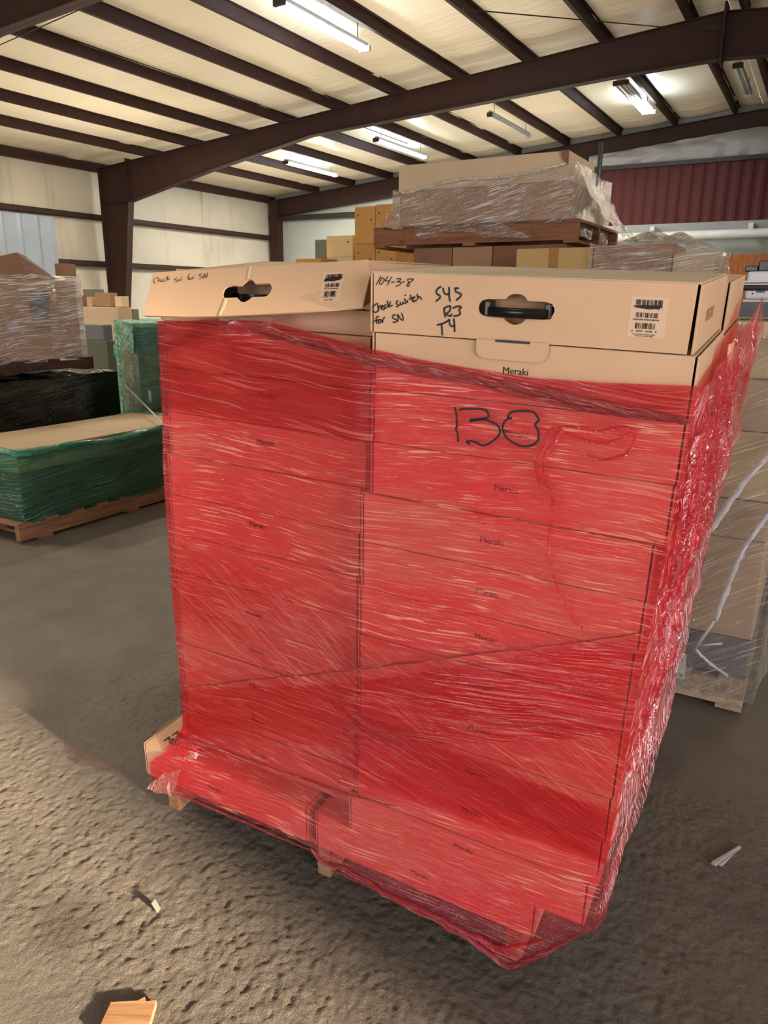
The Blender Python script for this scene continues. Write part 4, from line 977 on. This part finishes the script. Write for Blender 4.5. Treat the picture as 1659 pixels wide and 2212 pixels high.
# boxes far behind on the left
FB = 'loose boxes in front of the left wall'
def farbox(label, px0, pc, px1, py0, py1, y, mat, name='cardboard_box', zfl=None):
    """px0..pc: face towards the camera, pc..px1: right hand face; y: distance of the near face"""
    t_, b_ = at(pc, py0, y=y), at(pc, py1, y=y)
    x0 = at(px0, py1, y=y).x; y1 = at(px1, py1, x=b_.x).y
    return cbox(label, x0, b_.x, y, max(y1, y+.12), b_.z if zfl is None else zfl, t_.z, mat, FB, name)
farbox('large tan box left of the tall green load', 185, 262, 290, 664, 740, 6.9, 'beige', zfl=0)
farbox('grey box in front of the large tan box', 178, 226, 236, 702, 736, 5.9, 'greybox')
farbox('dark wrapped bundle under the grey box', 172, 236, 250, 737, 800, 5.88, 'darkboard', 'wrapped_bundle', zfl=0)
farbox('small brown box beside the clear wrapped stack', 160, 178, 184, 638, 668, 7.0, 'brown2', zfl=0)
farbox('brown box with open flap on the large tan box', 207, 240, 247, 632, 663, 7.0, 'brown')
farbox('small tan box left of the open flap box', 188, 200, 205, 641, 663, 7.0, 'lightbrown')
farbox('dark box near the left wall', 180, 214, 222, 625, 640, 9.5, 'darkboard', zfl=0)
farbox('pale box in front of the brown column', 249, 264, 270, 640, 663, 7.0, 'cream')
farbox('dark crate left of the open lid carton', 274, 288, 296, 668, 690, 8.2, 'darkboard', zfl=0)

# ------------------------------------------------------------------ behind: high pallet, crates, tan boxes
EG = 'boxes stacked behind the red pallet'
# row of brown boxes carrying the high pallet
lo = 0.0
for i, (x0, x1) in enumerate(((-2.63, -2.33), (-2.325, -2.03), (-2.025, -1.52))):
    pallet_z = .0
    cbox('brown box of the row under the high pallet, %s' % ('left one', 'middle one', 'right one')[i], x0, x1, 5.0, 5.9, 1.32, 1.78, 'brown2' if i != 1 else 'brown', EG)
cbox('large brown box below the row under the high pallet', -2.65, -1.5, 5.0, 5.95, .66, 1.318, 'brown', EG)
cbox('lowest large brown box behind the red pallet', -2.65, -1.5, 5.0, 5.95, 0, .658, 'brown', EG)
ep = pallet('wooden pallet high up carrying the clear wrapped carton', -2.95, 4.98, 1.785, 1.50, 1.05, .145, along='x', ns=3, nd=7, wm='darkwood')
cbox('lower brown carton on the high pallet under clear film', -2.76, -1.53, 5.02, 5.9, 1.932, 2.16, 'brown', 'cartons on the high pallet')
ub = cbox('tan top carton on the high pallet with crushed corner', -2.77, -1.55, 5.02, 5.62, 2.162, 2.335, 'beige', 'cartons on the high pallet')
bm = BM(); a = at(1225, 330, y=5.0); slab(bm, [Vector((-1.60, 5.012, 2.335)), Vector((-1.55, 5.012, 2.335)), Vector((-1.55, 5.012, 2.25)), Vector((-1.59, 5.012, 2.29))], Vector((0, -.012, 0))); o = obj('crushed_corner', bm, M['brown2'], ub); o.matrix_parent_inverse = ub.matrix_world.inverted()
me = textmesh('RMA', .03); me.transform(ub.matrix_world.inverted() @ Matrix.Translation((-1.545, 5.25, 2.27)) @ RIGHT) if False else me.transform(Matrix.Translation((.612, -.05, .11)) @ RIGHT); obj('printed_text', me, M['print'], ub)
for x0 in (0,):
    wt = wrap('clear film round the cartons on the high pallet', -2.77, -1.53, 5.02, 5.9, 1.83, 2.24, 'clear', .03, .05, 23, mat2='clearside', f=2.5, z1f=lambda x, y: 2.17+.08*max(0, (x+2.5)) )
    bm = BM(); tube(bm, smoothpts([(-2.7, 4.96, 2.14), (-2.3, 4.95, 2.20), (-1.9, 4.95, 2.2), (-1.55, 4.96, 2.25)], 8), .012, 7, True, lambda t_, k_: .5+.8*abs(tb((t_*20, k_*6, 2), 1, 2)), .3); obj('film_roll', bm, M['clearcr'], wt, True)
    bm = grid(lambda u, v: Vector((lerp(-1.52, -1.24, v)+.04*tb((u*4, v*4, 1), 1, 3), lerp(5.0, 5.7, u), lerp(2.28-.1*u, 1.84, v)+.03*tb((u*5, v*5, 0), 1.2, 8))), 24, 24); obj('film_tent', bm, M['clearcr'], wt, True)
    bm = grid(lambda u, v: Vector((lerp(-2.80, -2.92, v**1.5), lerp(5.0, 5.5, u), lerp(2.12, 1.93, v)+.01*tb((u*5, v*5, 0), 1.2, 8))), 10, 12); obj('film_tent', bm, M['clearcr'], wt, True)
# orange cartons stacked, left of the high pallet
OG = 'orange cartons with staples'
def staples(t, pts):
    for (x, z, d) in pts:
        bm = BM(); tube(bm, [(x, -d-.002, z), (x, -d+.002, z)], .012, 8); obj('staple', bm, M['darksteel'], t)
yy = 8.5
a = at(766, 447, y=yy); b = at(811, 527, y=yy); c = at(857, 443, y=yy)
for i, (x0, x1) in enumerate(((a.x, b.x-.003), (b.x+.003, c.x))):
    zt_ = a.z if i == 0 else a.z+.01
    zm = b.z
    t = cbox('upper orange carton, %s of the pair, against the back' % ('left', 'right')[i], x0, x1, yy, yy+.5, zm+.003, zt_, 'orange', OG); staples(t, [(-.1, zt_-zm-.1, .25), (.09, zt_-zm-.16, .25)])
    t = cbox('lower orange carton, %s of the pair, against the back' % ('left', 'right')[i], x0, x1, yy, yy+.5, zm-.62, zm, 'orange', OG); staples(t, [(-.1, .52, .25), (.08, .44, .25)])
    cbox('base orange carton, %s of the pair, below' % ('left', 'right')[i], x0, x1, yy, yy+.5, 0, zm-.623, 'orange', OG)
a = at(705, 510, y=8.6); b = at(765, 555, y=8.6)
t = cbox('cream carton left of the orange cartons', a.x, b.x-.02, 8.6, 9.1, b.z, a.z, 'cream', EG); staples(t, [(.13, a.z-b.z-.08, .25)])
cbox('lower cream carton left of the orange cartons', a.x, b.x-.02, 8.6, 9.1, 0, b.z-.002, 'cream', EG)
a = at(680, 518, y=9.4); b = at(706, 560, y=9.4); cbox('dull brown box behind the cream carton', a.x, b.x, 9.4, 9.9, 0, a.z, 'darkboard', EG)
a = at(648, 560, y=8.3); b = at(704, 580, y=8.3); cbox('low orange carton at the end of the cream cartons', a.x, b.x-.01, 8.2, 8.58, 0, a.z, 'orange', EG)
a = at(860, 540, y=9.1); b = at(892, 580, y=9.1); cbox('orange carton half hidden behind the high pallet', a.x+.03, b.x, 9.05, 9.4, 0, a.z, 'orange', EG)
a = at(860, 520, y=9.1); b = at(890, 540, y=9.1); cbox('teal plastic tote above the half hidden orange carton', a.x+.05, b.x, 9.07, 9.38, at(860, 540, y=9.1).z+.003, a.z-.02, 'cyan', EG, 'plastic_tote')
# tan taped boxes on the right of the row
YT = 4.55
e0_ = at(1548, 547, y=YT)
a, b, c = at(1116, 538, y=YT), at(1282, 531, y=YT), at(1430, 529, y=YT)
t = cbox('long tan box with packing tape behind the lid', a.x, b.x, YT, YT+.42, .92, a.z, 'tan', EG, tape='y')
cbox('large tan box below the taped tan box', a.x, e0_.x-.225, YT, YT+.42, 0, .918, 'tan', EG)
e_ = at(1548, 547, y=YT)
cbox('brown box under clear film at the right', b.x+.01, e_.x-.22, YT-.02, YT+.42, .92, b.z, 'brown', EG)
cbox('beige box under clear film at the far right', e_.x-.215, e_.x, YT-.02, YT+.35, 0.0, e_.z, 'beige', EG)
wt = wrap('clear film round the right end of the tan boxes', b.x+.01, e_.x, YT-.02, YT+.42, .85, b.z, 'clear', .02, .05, 29, mat2='clearside', f=4, z1f=lambda x, y: b.z+.01-.05*max(0, (x-b.x)*1.2))
bm = grid(lambda u, v: Vector((lerp(b.x+.1, e_.x-.02, u), lerp(YT-.05, YT+.35, v), b.z+.01-.03*u+.09*abs(tb((u*4, v*4, 0), 1.3, 3))*math.sin(PI*u)+.05*math.sin(PI*u)*math.sin(PI*v))), 30, 20); obj('film_crumple', bm, M['clearcr'], wt, True)
# ------------------------------------------------------------------ right: clear wrapped pallet
CX, CY = -.075, 2.78
pallet('wooden pallet under the clear wrapped load on the right', CX-1.2, CY, -.028, 1.2, 1.15, .13, along='x', ns=3, nd=7, wm='oldwood')
CG = 'cartons of the clear wrapped load on the right'
def rb(label, x0, x1, z0, z1, mat, y0=.02, y1=1.1, **k_): return cbox(label, CX+x0, CX+x1, CY+y0, CY+y1, z0, z1, mat, CG, **k_)
rb('tan carton with white sheet at the bottom left of clear load', -1.18, -.27, .104, .62, 'beige')
rb('dark grey carton in the bottom right corner of the clear load', -.262, .0, .104, .25, 'greybox')
rb('light carton above the dark corner carton', -.262, .0, .252, .62, 'beige')
rb('thin tan carton across the two bottom cartons of right load', -1.18, .0, .622, .76, 'beige')
rb('pale carton in the middle of the clear load', -1.18, .0, .765, 1.0, 'cream')
rb('beige carton below the film tent of the right load', -1.18, .0, 1.003, 1.17, 'beige')
rb('pale grey carton on top of the clear load', -1.18, -.05, 1.173, 1.36, 'cream', .1, 1.05)
cwr = wrap('clear film round the tall load on the right', CX-1.18, CX+.0, CY+.02, CY+1.1, .03, 1.36, 'clearright', .035, .07, 37, mat2='clearright', f=3, z1f=lambda x, y: 1.38-.10*max(0, (x-CX+.5)))
def rt(px, py, y=CY-.06): return at(px, py, y=y)
for pts, r_ in (([(1535, 1145), (1580, 1080), (1625, 1020), (1700, 950)], .012), ([(1545, 1340), (1575, 1260), (1610, 1180), (1660, 1110)], .01), ([(1500, 1405), (1550, 1330)], .006), ([(1500, 1400), (1530, 1430), (1572, 1460)], .006), ([(1505, 1395), (1560, 1390)], .004)):
    P3 = smoothpts([rt(*p) for p in pts], 8); bm = BM(); tube(bm, P3, r_*1.35, 8, True, lambda t_, k_: .45+.9*abs(tb((t_*14, k_*6, r_*900), 1, 4)), .25); obj('film_roll', bm, M['clearroll'], cwr, True)
a = rt(1472, 1438); bm = BM(); slab(bm, [at(1466, 1410, y=CY-.02), at(1483, 1413, y=CY-.02), at(1479, 1468, y=CY-.02), at(1461, 1464, y=CY-.02)], Vector((0, -.002, 0))); o = obj('document_sheet', bm, M['paper'], cwr); o['label'] = 'white printed sheet'
bm = BM()
for i, (px, py, w_) in enumerate(((1468, 1424, 8), (1469, 1427, 7), (1466, 1455, 9), (1467, 1459, 7))):
    slab(bm, [at(px, py, y=CY-.0225), at(px+w_, py+1, y=CY-.0225), at(px+w_, py+2.4, y=CY-.0225), at(px, py+1.4, y=CY-.0225)], Vector((0, -.0006, 0)))
obj('printed_lines', bm, M['print'], o)
bm = grid(lambda u, v: Vector((lerp(CX-.9, CX+.03, u), lerp(CY-.03, CY+.7, v), 1.37+.10*math.sin(PI*u)*(1-v)-.12*u+.06*abs(tb((u*4, v*4, 0), 1.5, 12)))), 30, 20); obj('film_tent', bm, M['clearcr'], cwr, True)
# flat boards lying on top, device behind
FS = 'flat sheets lying on the clear wrapped load'
for i, (z_, mt, nm) in enumerate(((0, 'darksteel', 'black tray edge under the white sheets on the right load'), (.013, 'paper', 'lower white sheet lying on the right load'), (.021, 'paper', 'upper white sheet lying on the right load'))):
    a = at(1500, 618, y=CY+.35); t = thing('flat_sheet', nm, 'sheet', T(a.x-.25, CY+.35, a.z-.01+z_, 0), FS)
    bm = BM(); box(bm, 0, 1.1, -.02*i, .5, 0, .012 if i == 0 else .006, .001); obj('sheet', bm, M[mt], t)
cbox('stack of boards holding the flat sheets', CX-.95, CX-.36, CY+.4, CY+.9, 1.363, at(1500, 618, y=CY+.35).z-.012, 'beige', CG)
DX = 4.3; a = at(1607, 652, y=DX); b = at(1700, 585, y=DX)
dv = thing('desktop_device', 'white desktop device with small blue screen at right edge', 'device', T(a.x, DX, a.z))
w_, h_ = b.x-a.x, b.z-a.z
bm = BM(); box(bm, 0, w_, 0, .3, .012, h_, .012); obj('housing', bm, M['devwhite'], dv)
bm = BM(); box(bm, -.005, w_, -.01, .3, 0, .011); obj('base', bm, M['devwhite'], dv)
p = at(1635, 620, y=DX); q = at(1652, 632, y=DX); bm = BM(); box(bm, p.x-a.x, q.x-a.x, -.003, .002, q.z-a.z, p.z-a.z); obj('screen', bm, M['screen'], dv)
for py in (627, 634):
    p = at(1626, py, y=DX); bm = BM(); tube(bm, [(p.x-a.x, -.004, p.z-a.z), (p.x-a.x, .002, p.z-a.z)], .004, 8); obj('button', bm, M['bplastic'], dv)
p = at(1639, 562, y=DX); bm = BM(); box(bm, p.x, p.x+.2, DX+.05, DX+.25, b.z+.001, p.z, .004); tag(obj('black_case', bm, M['bplastic']), 'black case lying on top of the white device', 'case')
p = at(1608, 573, y=DX); bm = BM(); box(bm, p.x, p.x+.06, DX+.06, DX+.3, b.z+.001, p.z, .004); tag(obj('black_case', bm, M['bplastic']), 'small black block at the left of the white device', 'case')
cbox('grey carton carrying the white device', a.x-.02, a.x+.6, DX-.05, DX+.4, 0, a.z-.002, 'greybox', EG)

# ------------------------------------------------------------------ debris on the apron
def on_floor(px, py):
    r = ray(px, py); t = (-.22-H)/(r.z+.0417*r.x-.0614*r.y); return CAM+r*t
p = on_floor(343, 1965)
bm = BM(); box(bm, -.002, .002, -.008, .008, 0, .032, .001); o = obj('concrete_chip', bm, M['darkboard']); o.matrix_world = Matrix.Translation(p-Vector((0, 0, .004))) @ Matrix.Rotation(.25, 4, 'Z') @ Matrix.Rotation(-.5, 4, 'Y')
tag(o, 'small grey chip casting a long shadow on the lower left floor', 'debris')
p = on_floor(290, 2190)
bm = BM(); pts = [(-.055, -.05), (.052, -.06), (.05, .028), (.028, .024), (.022, .036), (.008, .026), (-.05, .022)]
slab(bm, [Vector((x, y, .0)) for x, y in pts], Vector((0, 0, .02))); o = obj('wood_scrap', bm, M['woodx']); o.matrix_world = Matrix.Translation(p+Vector((0, -.01, -.002))) @ Matrix.Rotation(.52, 4, 'Z')
tag(o, 'broken scrap of wood at the bottom edge of the floor', 'debris')
p = on_floor(1570, 1850)
bm = BM(); box(bm, -.010, .004, -.06, .06, 0, .014, .003); box(bm, .003, .016, -.05, .065, 0, .010, .003)
for v in bm.verts:
    v.co.x = v.co.x*(1-.7*max(0, v.co.y)/.06)+tb(v.co, 40, 3)*.006+.012*v.co.y/.06
o = obj('wood_splinter', bm, M['plainwall']); o.matrix_world = Matrix.Translation(p-Vector((0, 0, .004))) @ Matrix.Rotation(-.25, 4, 'Z')
tag(o, 'grey weathered wood splinter on the floor at lower right', 'debris')

# ------------------------------------------------------------------ light
def lamp(name, typ, loc, energy, col, target=None, **k_):
    d = bpy.data.lights.new(name, typ); d.energy = energy; d.color = col
    for a_, v_ in k_.items(): setattr(d, a_, v_)
    o = bpy.data.objects.new(name, d); C.objects.link(o); o.location = loc
    if target is not None: o.rotation_euler = (Vector(target)-Vector(loc)).to_track_quat('-Z', 'Y').to_euler()
    return o
lamp('sun', 'SUN', (8, -1.5, 3), 30.0, (1, .80, .56), (8-.966, -1.5+.157, 3-.235), angle=math.radians(2.5))
lamp('dock_daylight', 'AREA', (XR-.05, (DY0+DY1)/2, 1.75), 840, (1, .93, .93), (XR-2, (DY0+DY1)/2, 1.75), shape='RECTANGLE', size=DY1-DY0-.2, size_y=3.6)
for a, b, t in LIT:
    L = (b-a).length
    lamp('strip_light_glow', 'AREA', ((a.x+b.x)/2, (a.y+b.y)/2, a.z-.05), 45*L, (.85, .93, 1), ((a.x+b.x)/2, (a.y+b.y)/2, 0), shape='RECTANGLE', size=.16, size_y=L)
# added fill lights below the roof, without fixtures, some of them in view
for x, y in ((-12, 5), (-6.5, 9.5), (-13, 12), (-13.5, 20), (-8, 19.5), (2.5, 9), (-9, 1.5)):
    lamp('hall_fill', 'AREA', (x, y, roof_z(x)-.35), 420, (1, .87, .66), (x, y, 0), shape='RECTANGLE', size=.4, size_y=2.4)
for x in (-14, -7):
    for y in (6, 12.5, 19): lamp('ceiling_fill', 'AREA', (x, y, 2.7), 105, (1, .89, .72), (x, y, 9), shape='RECTANGLE', size=3.0, size_y=3.5)  # added upward fill that brightens the ceiling, no fixtures there
lamp('front_door_daylight', 'AREA', (-3.6, YF+.05, 2.0), 430, (.94, .96, 1), (-3.6, 0, 2.0), shape='RECTANGLE', size=4.0, size_y=3.4)
w = bpy.data.worlds.new('world'); sc.world = w; w.use_nodes = True
w.node_tree.nodes['Background'].inputs[0].default_value = (.85, .92, 1, 1); w.node_tree.nodes['Background'].inputs[1].default_value = .8
sc.view_settings.view_transform = 'Standard'; sc.view_settings.look = 'None'; sc.view_settings.gamma = 1; sc.view_settings.exposure = -0.12
sc.view_settings.use_curve_mapping = False
sc.cycles.transparent_max_bounces = 10
sc.cycles.max_bounces = 4
sc.cycles.diffuse_bounces = 3
sc.cycles.glossy_bounces = 2
sc.cycles.use_adaptive_sampling = True
sc.cycles.adaptive_threshold = .2
sc.cycles.sample_clamp_indirect = 6
